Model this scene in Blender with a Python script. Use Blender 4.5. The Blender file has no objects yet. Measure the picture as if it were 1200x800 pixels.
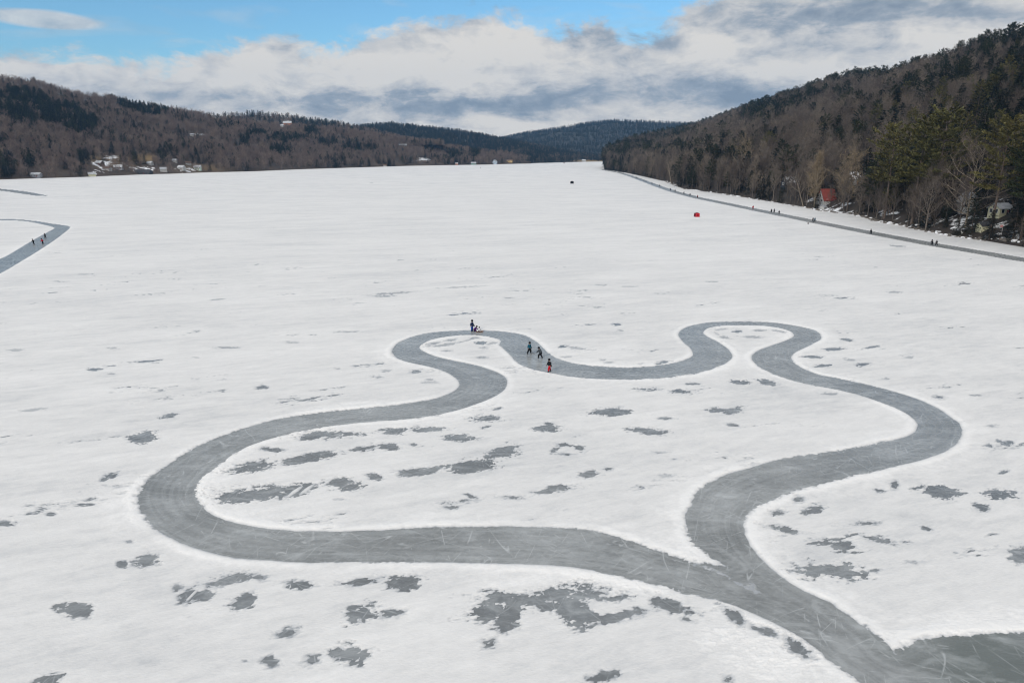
import bpy, bmesh, math, random
import numpy as np
from mathutils import Vector, Matrix, Quaternion
from mathutils.bvhtree import BVHTree

random.seed(11)
RNG = np.random.default_rng(11)
R = math.radians
PI = math.pi

# ------------------------------------------------------------------ scene / camera
scene = bpy.context.scene
COL = scene.collection
CAM_H = 30.0
F = 800.0                                   # focal length in photo pixels (photo is 1200 x 800)
HORIZON = 178.0
PITCH = math.atan((400 - HORIZON) / F)
CP, SP = math.cos(PITCH), math.sin(PITCH)
cam_d = bpy.data.cameras.new('camera')
cam_d.sensor_width = 36.0
cam_d.lens = 24.0
cam_d.clip_start = 0.5
cam_d.clip_end = 30000
cam = bpy.data.objects.new('camera', cam_d)
COL.objects.link(cam)
cam.location = (0, 0, CAM_H)
cam.rotation_euler = (PI / 2 - PITCH, 0, 0)
scene.camera = cam


def ray(px, py):
    """world direction of a photo pixel"""
    a, b = (px - 600) / F, -(py - 400) / F
    return np.array([a, CP + b * SP, -SP + b * CP])


def G(px, py, z=0.0):
    d = ray(px, py)
    t = (z - CAM_H) / d[2]
    return np.array([d[0] * t, d[1] * t, z])


def W(px, py, Y):
    d = ray(px, py)
    t = Y / d[1]
    return np.array([d[0] * t, Y, CAM_H + d[2] * t])


def proj(P):
    P = np.asarray(P, float)
    x, y, z = P[..., 0], P[..., 1], P[..., 2] - CAM_H
    dep = y * CP - z * SP
    up = y * SP + z * CP
    return 600 + F * x / dep, 400 - F * up / dep, dep


# ------------------------------------------------------------------ numpy noise
def _hash(ix, iy, seed):
    n = (ix.astype(np.int64) * 374761393 + iy.astype(np.int64) * 668265263 + seed * 974634777) & 0x7fffffff
    n = ((n ^ (n >> 13)) * 1274126177) & 0x7fffffff
    n = (n ^ (n >> 16)) & 0xffff
    return n / 65535.0


def vnoise(x, y, seed=0):
    ix, iy = np.floor(x), np.floor(y)
    fx, fy = x - ix, y - iy
    fx = fx * fx * fx * (fx * (fx * 6 - 15) + 10)
    fy = fy * fy * fy * (fy * (fy * 6 - 15) + 10)
    a = _hash(ix, iy, seed); b = _hash(ix + 1, iy, seed)
    c = _hash(ix, iy + 1, seed); d = _hash(ix + 1, iy + 1, seed)
    return ((a + (b - a) * fx) * (1 - fy) + (c + (d - c) * fx) * fy) * 2 - 1


def fbm(x, y, seed=0, octv=4, gain=0.5):
    s = 0.0; amp = 1.0; tot = 0.0
    for o in range(octv):
        s = s + amp * vnoise(x * 2 ** o + 17.3 * o, y * 2 ** o - 9.1 * o, seed + o * 31)
        tot += amp
        amp *= gain
    return s / tot


# ------------------------------------------------------------------ object helpers
def put(o, label=None, cat=None, group=None, kind=None):
    if label: o['label'] = label
    if cat: o['category'] = cat
    if group: o['group'] = group
    if kind: o['kind'] = kind
    return o


def link(o, parent=None):
    COL.objects.link(o)
    if parent is not None:
        o.parent = parent
    return o


def empty(name, loc, rz=0.0, sc=1.0):
    o = bpy.data.objects.new(name, None)
    o.location = loc; o.rotation_euler = (0, 0, rz); o.scale = (sc, sc, sc)
    o.empty_display_size = 0.2
    return link(o)


def mesh_np(name, V, Q, mat=None, smooth=False):
    """fast mesh from numpy verts and quad (or tri) index array"""
    me = bpy.data.meshes.new(name)
    V = np.asarray(V, np.float32); Q = np.asarray(Q, np.int32)
    n = Q.shape[1]
    me.vertices.add(len(V)); me.vertices.foreach_set('co', V.ravel())
    me.loops.add(Q.size); me.loops.foreach_set('vertex_index', Q.ravel())
    me.polygons.add(len(Q))
    me.polygons.foreach_set('loop_start', np.arange(0, Q.size, n, dtype=np.int32))
    me.polygons.foreach_set('loop_total', np.full(len(Q), n, np.int32))
    me.polygons.foreach_set('use_smooth', np.full(len(Q), smooth, bool))
    me.update(calc_edges=True)
    if mat: me.materials.append(mat)
    return me


class MB:
    def __init__(s):
        s.v = []; s.f = []; s.m = []

    def add(s, vs, fs, m=0):
        b = len(s.v)
        s.v += [tuple(p) for p in vs]
        s.f += [tuple(i + b for i in f) for f in fs]
        s.m += [m] * len(fs)

    def box(s, c, size, rz=0.0, m=0, taper=1.0):
        x, y, z = [q / 2 for q in size]
        ca, sa = math.cos(rz), math.sin(rz)
        vs = []
        for k, (i, j) in enumerate([(-1, -1), (1, -1), (1, 1), (-1, 1)] * 2):
            t = taper if k > 3 else 1
            px, py = i * x * t, j * y * t
            vs.append((c[0] + px * ca - py * sa, c[1] + px * sa + py * ca, c[2] + (z if k > 3 else -z)))
        s.add(vs, [(3, 2, 1, 0), (4, 5, 6, 7), (0, 1, 5, 4), (1, 2, 6, 5), (2, 3, 7, 6), (3, 0, 4, 7)], m)

    def tube(s, pts, rad, n=5, m=0, cap=True):
        pts = [Vector(p) for p in pts]
        rings = []
        prev = None
        for i, p in enumerate(pts):
            t = (pts[min(i + 1, len(pts) - 1)] - pts[max(i - 1, 0)])
            if t.length < 1e-9: t = Vector((0, 0, 1))
            t.normalize()
            if prev is None:
                a = Vector((1, 0, 0)) if abs(t.x) < 0.8 else Vector((0, 1, 0))
                u = t.cross(a).normalized()
            else:
                u = (prev - t * prev.dot(t))
                u = u.normalized() if u.length > 1e-6 else t.orthogonal().normalized()
            prev = u
            w = t.cross(u)
            rings.append([p + (u * math.cos(2 * PI * k / n) + w * math.sin(2 * PI * k / n)) * rad[i] for k in range(n)])
        vs = [q for r in rings for q in r]
        fs = []
        for i in range(len(rings) - 1):
            for k in range(n):
                fs.append((i * n + k, i * n + (k + 1) % n, (i + 1) * n + (k + 1) % n, (i + 1) * n + k))
        if cap:
            fs.append(tuple(range(n - 1, -1, -1)))
            fs.append(tuple(range((len(rings) - 1) * n, len(rings) * n)))
        s.add(vs, fs, m)

    def sphere(s, c, r, nu=10, nv=6, m=0, sx=1, sy=1, sz=1):
        vs = [(c[0], c[1], c[2] + r * sz)]
        for j in range(1, nv):
            a = PI * j / nv
            for i in range(nu):
                b = 2 * PI * i / nu
                vs.append((c[0] + r * sx * math.sin(a) * math.cos(b), c[1] + r * sy * math.sin(a) * math.sin(b), c[2] + r * sz * math.cos(a)))
        vs.append((c[0], c[1], c[2] - r * sz))
        fs = [(0, 1 + i, 1 + (i + 1) % nu) for i in range(nu)]
        for j in range(nv - 2):
            for i in range(nu):
                a = 1 + j * nu
                fs.append((a + i, a + nu + i, a + nu + (i + 1) % nu, a + (i + 1) % nu))
        last = len(vs) - 1
        a = 1 + (nv - 2) * nu
        fs += [(last, a + (i + 1) % nu, a + i) for i in range(nu)]
        s.add(vs, fs, m)

    def mesh(s, name, mats, smooth=False):
        me = bpy.data.meshes.new(name)
        me.from_pydata(s.v, [], s.f)
        for mt in (mats if isinstance(mats, (list, tuple)) else [mats]):
            me.materials.append(mt)
        if any(s.m): me.polygons.foreach_set('material_index', s.m)
        if smooth: me.polygons.foreach_set('use_smooth', [True] * len(s.f))
        me.update()
        return me

    def build(s, name, mats, parent=None, smooth=False):
        return link(bpy.data.objects.new(name, s.mesh(name, mats, smooth)), parent)


# ------------------------------------------------------------------ materials
def new_mat(name):
    m = bpy.data.materials.new(name)
    m.use_nodes = True
    nt = m.node_tree
    bs = nt.nodes['Principled BSDF']
    bs.inputs['Specular IOR Level'].default_value = 0.3
    return m, nt, bs


def N(nt, t, **kw):
    n = nt.nodes.new(t)
    for k, v in kw.items():
        if k.startswith('i_'):
            key = k[2:]
            n.inputs[int(key) if key.isdigit() else key].default_value = v
        else:
            setattr(n, k, v)
    return n


def L(nt, a, b):
    nt.links.new(a, b)


def ramp(nt, fac, stops, interp='LINEAR'):
    n = nt.nodes.new('ShaderNodeValToRGB')
    n.color_ramp.interpolation = interp
    e = n.color_ramp.elements
    while len(e) < len(stops): e.new(0.5)
    for q, (p, c) in zip(e, stops):
        q.position = p
        q.color = (c, c, c, 1) if isinstance(c, (int, float)) else (*c, 1)
    L(nt, fac, n.inputs['Fac'])
    return n.outputs['Color']


def math_n(nt, op, a, b=None, c=None, clamp=False):
    n = nt.nodes.new('ShaderNodeMath')
    n.operation = op; n.use_clamp = clamp
    for i, v in enumerate((a, b, c)):
        if v is None: continue
        if isinstance(v, (int, float)): n.inputs[i].default_value = v
        else: L(nt, v, n.inputs[i])
    return n.outputs[0]


def mix_c(nt, fac, a, b, mode='MIX'):
    n = nt.nodes.new('ShaderNodeMix')
    n.data_type = 'RGBA'; n.blend_type = mode
    for s, v in ((n.inputs[0], fac), (n.inputs[6], a), (n.inputs[7], b)):
        if isinstance(v, (int, float)): s.default_value = v
        elif isinstance(v, tuple): s.default_value = (*v, 1)
        else: L(nt, v, s)
    return n.outputs[2]


def rs(nt, vec, rot, sx, sy, loc=(0, 0, 0)):
    return mapping(nt, mapping(nt, vec, rot=(0, 0, R(rot)), loc=loc), scale=(sx, sy, 1))


def noise_n(nt, vec, scale, detail=3, rough=0.5, dist=0.0):
    n = N(nt, 'ShaderNodeTexNoise')
    n.inputs['Scale'].default_value = scale
    n.inputs['Detail'].default_value = detail
    n.inputs['Roughness'].default_value = rough
    n.inputs['Distortion'].default_value = dist
    if vec is not None: L(nt, vec, n.inputs['Vector'])
    return n.outputs['Fac']


def mapping(nt, vec, scale=(1, 1, 1), rot=(0, 0, 0), loc=(0, 0, 0)):
    n = N(nt, 'ShaderNodeMapping')
    n.inputs['Scale'].default_value = scale
    n.inputs['Rotation'].default_value = rot
    n.inputs['Location'].default_value = loc
    L(nt, vec, n.inputs['Vector'])
    return n.outputs['Vector']


def geo_pos(nt):
    return N(nt, 'ShaderNodeNewGeometry').outputs['Position']


def plain(name, col, rough=0.7, var=0.15, scale=6.0, spec=0.3, metal=0.0):
    """cloth, paint, wood: a base colour with uneven tone"""
    m, nt, bs = new_mat(name)
    tc = N(nt, 'ShaderNodeTexCoord').outputs['Object']
    n = noise_n(nt, tc, scale, 4, 0.6)
    lo = tuple(c * (1 - var) for c in col); hi = tuple(min(1, c * (1 + var)) for c in col)
    L(nt, ramp(nt, n, [(0.3, lo), (0.7, hi)]), bs.inputs['Base Color'])
    bs.inputs['Roughness'].default_value = rough
    bs.inputs['Specular IOR Level'].default_value = spec
    bs.inputs['Metallic'].default_value = metal
    return m


def varied(name, stops, rough=0.85, scale=1.2, mul=(0.65, 1.3)):
    """foliage and bark: tone differs from tree to tree (object random) and from clump to clump"""
    m, nt, bs = new_mat(name)
    rnd = N(nt, 'ShaderNodeObjectInfo').outputs['Random']
    c = ramp(nt, rnd, stops)
    tc = N(nt, 'ShaderNodeTexCoord').outputs['Object']
    n = noise_n(nt, tc, scale, 3, 0.6)
    k = ramp(nt, n, [(0.3, mul[0]), (0.7, mul[1])])
    L(nt, mix_c(nt, 1.0, c, k, 'MULTIPLY'), bs.inputs['Base Color'])
    bs.inputs['Roughness'].default_value = rough
    bs.inputs['Specular IOR Level'].default_value = 0.15
    return m


M = {}
M['twig'] = varied('twig', [(0.0, (0.088, 0.069, 0.059)), (0.45, (0.122, 0.099, 0.083)), (0.75, (0.165, 0.136, 0.111)), (1.0, (0.215, 0.174, 0.132))])
M['twig_left'] = varied('twig_left', [(0.0, (0.155, 0.112, 0.099)), (0.5, (0.205, 0.153, 0.132)), (1.0, (0.275, 0.212, 0.172))])
M['twig_pale'] = varied('twig_pale', [(0.0, (0.24, 0.185, 0.12)), (1.0, (0.27, 0.21, 0.14))])
M['bark'] = varied('bark', [(0.0, (0.085, 0.070, 0.060)), (1.0, (0.16, 0.135, 0.115))], scale=2.0)
M['bark_pale'] = varied('bark_pale', [(0.0, (0.24, 0.20, 0.155)), (1.0, (0.27, 0.225, 0.17))], scale=2.0)
M['pine'] = varied('pine_needles', [(0.0, (0.018, 0.026, 0.015)), (0.5, (0.028, 0.037, 0.018)), (1.0, (0.046, 0.052, 0.022))], mul=(0.6, 1.35))
M['pine_gold'] = varied('pine_gold', [(0.0, (0.105, 0.100, 0.038)), (1.0, (0.138, 0.122, 0.046))], mul=(0.5, 1.4))
M['hemlock'] = varied('hemlock_needles', [(0.0, (0.008, 0.013, 0.010)), (0.6, (0.012, 0.018, 0.013)), (1.0, (0.020, 0.027, 0.015))], mul=(0.6, 1.4))
M['far_green'] = varied('far_needles', [(0.0, (0.014, 0.024, 0.028)), (1.0, (0.023, 0.035, 0.035))], mul=(0.7, 1.3))  # dark bluish needles: cloud shadow over the far hills put into the colour
M['bark_pine'] = varied('bark_pine', [(0.0, (0.11, 0.085, 0.07)), (1.0, (0.15, 0.12, 0.10))], scale=2.0)

# snow: white where deep, greyer where the drift is so thin that the ice shows through
def make_snow():
    m, nt, bs = new_mat('snow')
    p = geo_pos(nt)
    th = N(nt, 'ShaderNodeAttribute', attribute_name='thick').outputs['Fac']
    st = rs(nt, p, -18, 0.055, 0.21)
    n1 = noise_n(nt, st, 1.0, 5, 0.62, 0.8)
    st2 = rs(nt, p, -20, 0.35, 1.1)
    n2 = noise_n(nt, st2, 1.0, 5, 0.65, 0.5)
    st3 = mapping(nt, p, scale=(0.012, 0.03, 1))
    n3 = noise_n(nt, st3, 1.0, 3, 0.5, 0.5)
    a = math_n(nt, 'MULTIPLY_ADD', n1, 0.60, -0.30)
    b = math_n(nt, 'MULTIPLY_ADD', n2, 0.62, -0.31)
    c = math_n(nt, 'MULTIPLY_ADD', n3, 0.22, -0.11)
    n4 = noise_n(nt, rs(nt, p, -24, 1.5, 5.0), 1.0, 4, 0.7, 0.4)
    c = math_n(nt, 'ADD', c, math_n(nt, 'MULTIPLY_ADD', n4, 0.52, -0.26))
    t = math_n(nt, 'ADD', th, math_n(nt, 'ADD', a, math_n(nt, 'ADD', b, c)))
    col = ramp(nt, t, [(0.0, (0.33, 0.345, 0.36)), (0.20, (0.55, 0.552, 0.55)), (0.52, (0.675, 0.665, 0.648)), (1.0, (0.80, 0.785, 0.762))])
    L(nt, col, bs.inputs['Base Color'])
    bs.inputs['Roughness'].default_value = 0.75
    bs.inputs['Specular IOR Level'].default_value = 0.2
    fine = noise_n(nt, mapping(nt, p, scale=(3.0, 7.0, 3)), 1.0, 4, 0.6)
    bp = N(nt, 'ShaderNodeBump')
    bp.inputs['Strength'].default_value = 0.55
    bp.inputs['Distance'].default_value = 0.04
    L(nt, fine, bp.inputs['Height'])
    L(nt, bp.outputs['Normal'], bs.inputs['Normal'])
    return m


def make_ice(name, dark, light, scratch=1.0, tint=(1, 1, 1)):
    m, nt, bs = new_mat(name)
    p = geo_pos(nt)
    n = noise_n(nt, mapping(nt, p, scale=(0.10, 0.16, 1)), 1.0, 6, 0.62, 0.6)
    n2 = noise_n(nt, mapping(nt, p, scale=(1.6, 2.4, 1)), 1.0, 4, 0.6)
    base = ramp(nt, math_n(nt, 'ADD', math_n(nt, 'MULTIPLY', n, 0.7), math_n(nt, 'MULTIPLY', n2, 0.3)),
                [(0.32, dark), (0.68, light)])
    run = N(nt, 'ShaderNodeAttribute', attribute_name='from_edge').outputs['Fac']
    rv = N(nt, 'ShaderNodeVectorMath', operation='ADD')
    L(nt, mapping(nt, p, scale=(0.07, 0.07, 1)), rv.inputs[0])
    rc = N(nt, 'ShaderNodeCombineXYZ'); L(nt, math_n(nt, 'MULTIPLY', run, 2.2), rc.inputs[2]); L(nt, rc.outputs[0], rv.inputs[1])
    lane = noise_n(nt, rv.outputs[0], 1.0, 5, 0.7)
    base = mix_c(nt, 1.0, base, ramp(nt, lane, [(0.28, 0.80), (0.5, 1.0), (0.72, 1.28)]), 'MULTIPLY')
    tot = None
    for k, (rot, sx, sy, dist, wid, th0) in enumerate([(20, 0.035, 0.36, 0.25, 0.0060, 0.46), (-35, 0.04, 0.40, 0.25, 0.0060, 0.47), (75, 0.045, 0.36, 0.3, 0.0060, 0.47),
                                                       (115, 0.05, 0.5, 0.2, 0.008, 0.49), (50, 0.06, 0.6, 0.3, 0.009, 0.50), (-70, 0.05, 0.45, 0.3, 0.007, 0.48), (5, 0.05, 0.7, 0.3, 0.010, 0.52)]):
        v = rs(nt, p, rot, sx, sy, (37.0 * k, 91.0 * k, 0))
        f = noise_n(nt, v, 1.0, 0.0, 0.4, dist)
        line = math_n(nt, 'SUBTRACT', 1.0, math_n(nt, 'DIVIDE', math_n(nt, 'ABSOLUTE', math_n(nt, 'SUBTRACT', f, 0.5)), wid), clamp=True)
        br = noise_n(nt, mapping(nt, p, scale=(0.5, 0.5, 1), loc=(k * 13.0, 5, 0)), 1.0, 3, 0.6)
        line = math_n(nt, 'MULTIPLY', line, ramp(nt, br, [(th0, 0.0), (th0 + 0.10, 1.0)]))
        tot = line if tot is None else math_n(nt, 'MAXIMUM', tot, line)
    # short straight streaks of snow blown off the banks
    sv_ = rs(nt, p, 66, 0.40, 4.0, (11, 4, 0))
    sf_ = noise_n(nt, sv_, 1.0, 2, 0.5, 0.3)
    sb_ = noise_n(nt, mapping(nt, p, scale=(0.3, 0.3, 1), loc=(21, 2, 0)), 1.0, 2, 0.5)
    tot = math_n(nt, 'MAXIMUM', tot, math_n(nt, 'MULTIPLY', ramp(nt, sf_, [(0.70, 0.0), (0.76, 1.0)]), ramp(nt, sb_, [(0.44, 0.0), (0.58, 1.0)])))
    # frost specks and dustings of shaved ice
    d1 = noise_n(nt, mapping(nt, p, scale=(1.1, 2.0, 1), loc=(40, 0, 0)), 1.0, 5, 0.65, 0.3)
    d2 = noise_n(nt, mapping(nt, p, scale=(0.12, 0.2, 1), loc=(7, 3, 0)), 1.0, 3, 0.5)
    dust = math_n(nt, 'MULTIPLY', ramp(nt, d1, [(0.60, 0.0), (0.72, 1.0)]), ramp(nt, d2, [(0.45, 0.0), (0.65, 1.0)]))
    fr = noise_n(nt, mapping(nt, p, scale=(0.25, 0.5, 1), loc=(3, 30, 0)), 1.0, 6, 0.7, 1.0)
    frost = ramp(nt, fr, [(0.48, 0.0), (0.75, 0.38)])
    w = math_n(nt, 'MAXIMUM', math_n(nt, 'MULTIPLY', tot, 0.46 * scratch), math_n(nt, 'MAXIMUM', math_n(nt, 'MULTIPLY', dust, 0.45 * scratch), frost))
    dk = N(nt, 'ShaderNodeAttribute', attribute_name='black_ice').outputs['Fac']
    base = mix_c(nt, dk, base, (0.105, 0.122, 0.115))
    col = mix_c(nt, w, base, (0.62, 0.64, 0.64))
    L(nt, col, bs.inputs['Base Color'])
    L(nt, ramp(nt, n2, [(0.3, 0.20), (0.7, 0.36)]), bs.inputs['Roughness'])
    bs.inputs['IOR'].default_value = 1.31
    bs.inputs['Specular IOR Level'].default_value = 0.5
    bp = N(nt, 'ShaderNodeBump')
    bp.inputs['Strength'].default_value = 0.12
    bp.inputs['Distance'].default_value = 0.01
    L(nt, n2, bp.inputs['Height'])
    L(nt, bp.outputs['Normal'], bs.inputs['Normal'])
    return m


M['snow'] = make_snow()
M['ice'] = make_ice('bare_ice', (0.130, 0.140, 0.146), (0.200, 0.213, 0.220), 0.8)
M['trail'] = make_ice('trail_ice', (0.165, 0.174, 0.175), (0.300, 0.311, 0.310), 1.0)


def make_ground(name, litter, snow_amt):
    """leaf litter under the trees, with old snow lying in patches"""
    m, nt, bs = new_mat(name)
    p = geo_pos(nt)
    n = noise_n(nt, p, 0.05, 5, 0.65)
    c = ramp(nt, n, [(0.3, tuple(q * 0.7 for q in litter)), (0.7, tuple(q * 1.35 for q in litter))])
    sn = N(nt, 'ShaderNodeAttribute', attribute_name='snowy').outputs['Fac']
    gr = N(nt, 'ShaderNodeAttribute', attribute_name='grassy').outputs['Fac']
    c = mix_c(nt, gr, c, (0.20, 0.135, 0.06))
    n2 = noise_n(nt, p, 0.16, 5, 0.7)
    s = math_n(nt, 'ADD', n2, math_n(nt, 'MULTIPLY_ADD', sn, 0.5, snow_amt - 0.5))
    c = mix_c(nt, ramp(nt, s, [(0.50, 0.0), (0.56, 1.0)]), c, (0.78, 0.79, 0.80))
    L(nt, c, bs.inputs['Base Color'])
    bs.inputs['Roughness'].default_value = 0.95
    return m


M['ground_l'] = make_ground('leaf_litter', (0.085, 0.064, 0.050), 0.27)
M['ground_far'] = make_ground('shaded_litter', (0.034, 0.036, 0.034), 0.22)  # darker litter copy: shade under the far woods put into its colour
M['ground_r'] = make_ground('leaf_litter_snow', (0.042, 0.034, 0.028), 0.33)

# ------------------------------------------------------------------ the trail outlines (traced from the photo, laid on the ice)
OUT = [(1560,790),(1430,764),(1330,752),(1260,746),(1200,743.7),(1165,743),(1137.5,745.5),(1100,748),(1075,753.7),(1048.7,765.5),(1035,753.7),(1015,736),(1000,725),(980,712.5),(972.5,706),(945,693.7),(915,675),(895,658.7),(880,641),(872.5,625),(871,610),(880,596),(900,586),(930,574.5),(965,565),(1002.5,556),(1040,547.5),(1076,539),(1106,529),(1122,518),(1127,506),(1124,496),(1114,489),(1098,478),(1076,468),(1048,459),(1020,452),(990,445),(960,439),(944,433.5),(933,427.5),(926.7,420.8),(927.5,415.8),(935,410.8),(950,404.2),(960.8,397.5),(960.8,391.7),(953.3,386.7),(940,383.3),(921.7,380),(896.7,377.3),(863,377),(838,377.5),(820,379.5),(805,383.3),(796.7,388.3),(795.3,393.3),(800,400),(809,407.5),(812.5,413.7),(810,418.3),(796.7,424.2),(780,427.5),(760,429.5),(738,431),(716.7,430.3),(693,428.7),(671.7,425.8),(655,420.8),(641.7,413.3),(631,402.5),(621,396),(610,391.7),(590,388.7),(566.7,387.2),(540,387.5),(515,388.8),(496.7,391.3),(480,395.8),(466.7,401.7),(460.8,408.3),(460.8,413.7),(466.7,420),(478.3,424),(495,427.5),(510,431.3),(523.3,435.8),(535,443.3),(539,449),(536.7,455),(526.7,461.3),(511.7,466.7),(490,470.8),(465,474.7),(445,477.2),(415,480),(380,483.3),(340,488.7),(300,497.5),(265,509.5),(230,524.5),(200,543.7),(177.5,558.7),(165,575),(163,587.5),(168.7,602.5),(185,620),(212.5,636),(245,646),(275,653),(350,658.5),(400,658),(450,657.5),(525,658),(600,660),(650,662),(700,667.5),(740,676),(777.5,685),(815,696),(852.5,706),(890,721),(928,739.5),(960,760),(982.5,779),(1012.5,799),(1060,835),(1130,870),(1330,905),(1560,915)]
INN = [(450,621),(400,622.5),(350,622.5),(312.5,620),(275,612.5),(250,603.7),(235,592.5),(228,580),(230,567.5),(242.5,553.7),(260,539.5),(290,522.5),(325,511),(362.5,502.5),(400,497),(440,493.3),(465,491.7),(490,489.2),(515,485),(540,479.2),(560,472.5),(578,465),(590,456.7),(594,448.3),(590,440.8),(578,434.2),(560,428.3),(540,424.2),(520,420),(505,415.8),(495,410.8),(491.3,407),(495,402.5),(506.7,397.5),(520,394.7),(540,392.5),(560,392.5),(576.7,395),(585.8,397.5),(587.5,401.2),(586,404.2),(595,412.5),(603,421.7),(611,427.5),(625,432.5),(650,437.5),(675,441.7),(708,443.8),(741.7,444.2),(766.7,443.3),(785,441.5),(805,438.7),(830,433.3),(850,425.8),(858,417.5),(853.3,409.2),(841.7,400.8),(828.3,394.2),(823.7,389.7),(828.3,384.7),(843.3,381.7),(863.3,381.2),(893.3,381.7),(913.3,384.2),(926.7,388.3),(930.8,393.3),(923.3,398.3),(906.7,404.2),(890,410),(881.7,415.8),(881.7,421.7),(890,430),(910,439.2),(930,445.8),(955,451.7),(980,456),(1008,463),(1032,471),(1052,479),(1068,488),(1076,497),(1072,506),(1060,512),(1030,520),(990,528),(960,532),(940,535),(907.5,540),(877.5,548.7),(850,557.5),(830,567.5),(815,580),(811,593.7),(804.5,603.7),(805.5,617.5),(812.5,633.7),(825,643.7),(840,655),(852.5,664),(832.5,662.5),(812.5,659.5),(792.5,653.7),(765,643.7),(740,635),(700,623.5),(650,618.7),(600,617),(525,617.5),(475,619.5)]
CHEV = [(-330,480),(-90,362),(-40,340),(0,320.5),(20,309),(40,297),(60,284),(75,273),(82,266.5),(78,264.5),(60,262),(45,259.5),(25,257.5),(0,256.6),(-80,256),(-80,257.7),(0,257.9),(20,258.4),(35,260),(50,263),(62,266),(64,268),(58,271),(40,281),(25,290),(10,299),(0,303.5),(-40,318),(-90,338),(-330,440)]
FARL = [(-60,216.5),(0,221.3),(30,224.5),(52,228.6),(58,229.5),(46,229.7),(20,226.2),(0,223.4),(-60,218.5)]
RTR = [(1560,359),(1420,338),(1290,318.5),(1200,304.5),(1150,296),(1093,286.5),(1060,280.3),(1020,272.8),(980,265),(953,259.6),(906,250),(882,245.2),(850,238.5),(817,231.8),(791,225),(773,219),(764,215.6),(755,212.3),(745,208.5),(735,205),(725,202.3),(715,200.2),(705,198.6)]


def closed(pxs, n=4):
    P = np.array([G(*p)[:2] for p in pxs])
    out = []
    k = len(P)
    for i in range(k):
        p0, p1, p2, p3 = P[(i - 1) % k], P[i], P[(i + 1) % k], P[(i + 2) % k]
        for t in np.arange(n) / n:
            q = 0.5 * (2 * p1 + (p2 - p0) * t + (2 * p0 - 5 * p1 + 4 * p2 - p3) * t * t + (3 * p1 - p0 - 3 * p2 + p3) * t ** 3)
            q1 = p1 + (p2 - p1) * t
            out.append(q * 0.75 + q1 * 0.25)
    return np.array(out)


def ribbon(pxs, w):
    P = np.array([G(*p)[:2] for p in pxs])
    T = np.gradient(P, axis=0)
    T /= np.linalg.norm(T, axis=1)[:, None]
    Nn = np.stack([-T[:, 1], T[:, 0]], 1)
    return np.concatenate([P + Nn * w / 2, (P - Nn * w / 2)[::-1]])


def seg_dist(px_, py_, A, B):
    best = np.full(px_.shape, 1e9)
    for (ax, ay), (bx, by) in zip(A, B):
        dx, dy = bx - ax, by - ay
        l2 = dx * dx + dy * dy + 1e-12
        t = np.clip(((px_ - ax) * dx + (py_ - ay) * dy) / l2, 0, 1)
        d = (px_ - ax - t * dx) ** 2 + (py_ - ay - t * dy) ** 2
        np.minimum(best, d, out=best)
    return np.sqrt(best)


def inside(px_, py_, P):
    c = np.zeros(px_.shape, bool)
    for (ax, ay), (bx, by) in zip(P, np.roll(P, -1, 0)):
        if ay == by: continue
        m = ((ay > py_) != (by > py_)) & (px_ < (bx - ax) * (py_ - ay) / (by - ay) + ax)
        c ^= m
    return c


loops_main = [closed(OUT), closed(INN)]
loop_chev = [closed(CHEV, 3)]
loop_farl = [closed(FARL, 2)]
loop_right = [ribbon(RTR, 7.2)]

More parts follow.
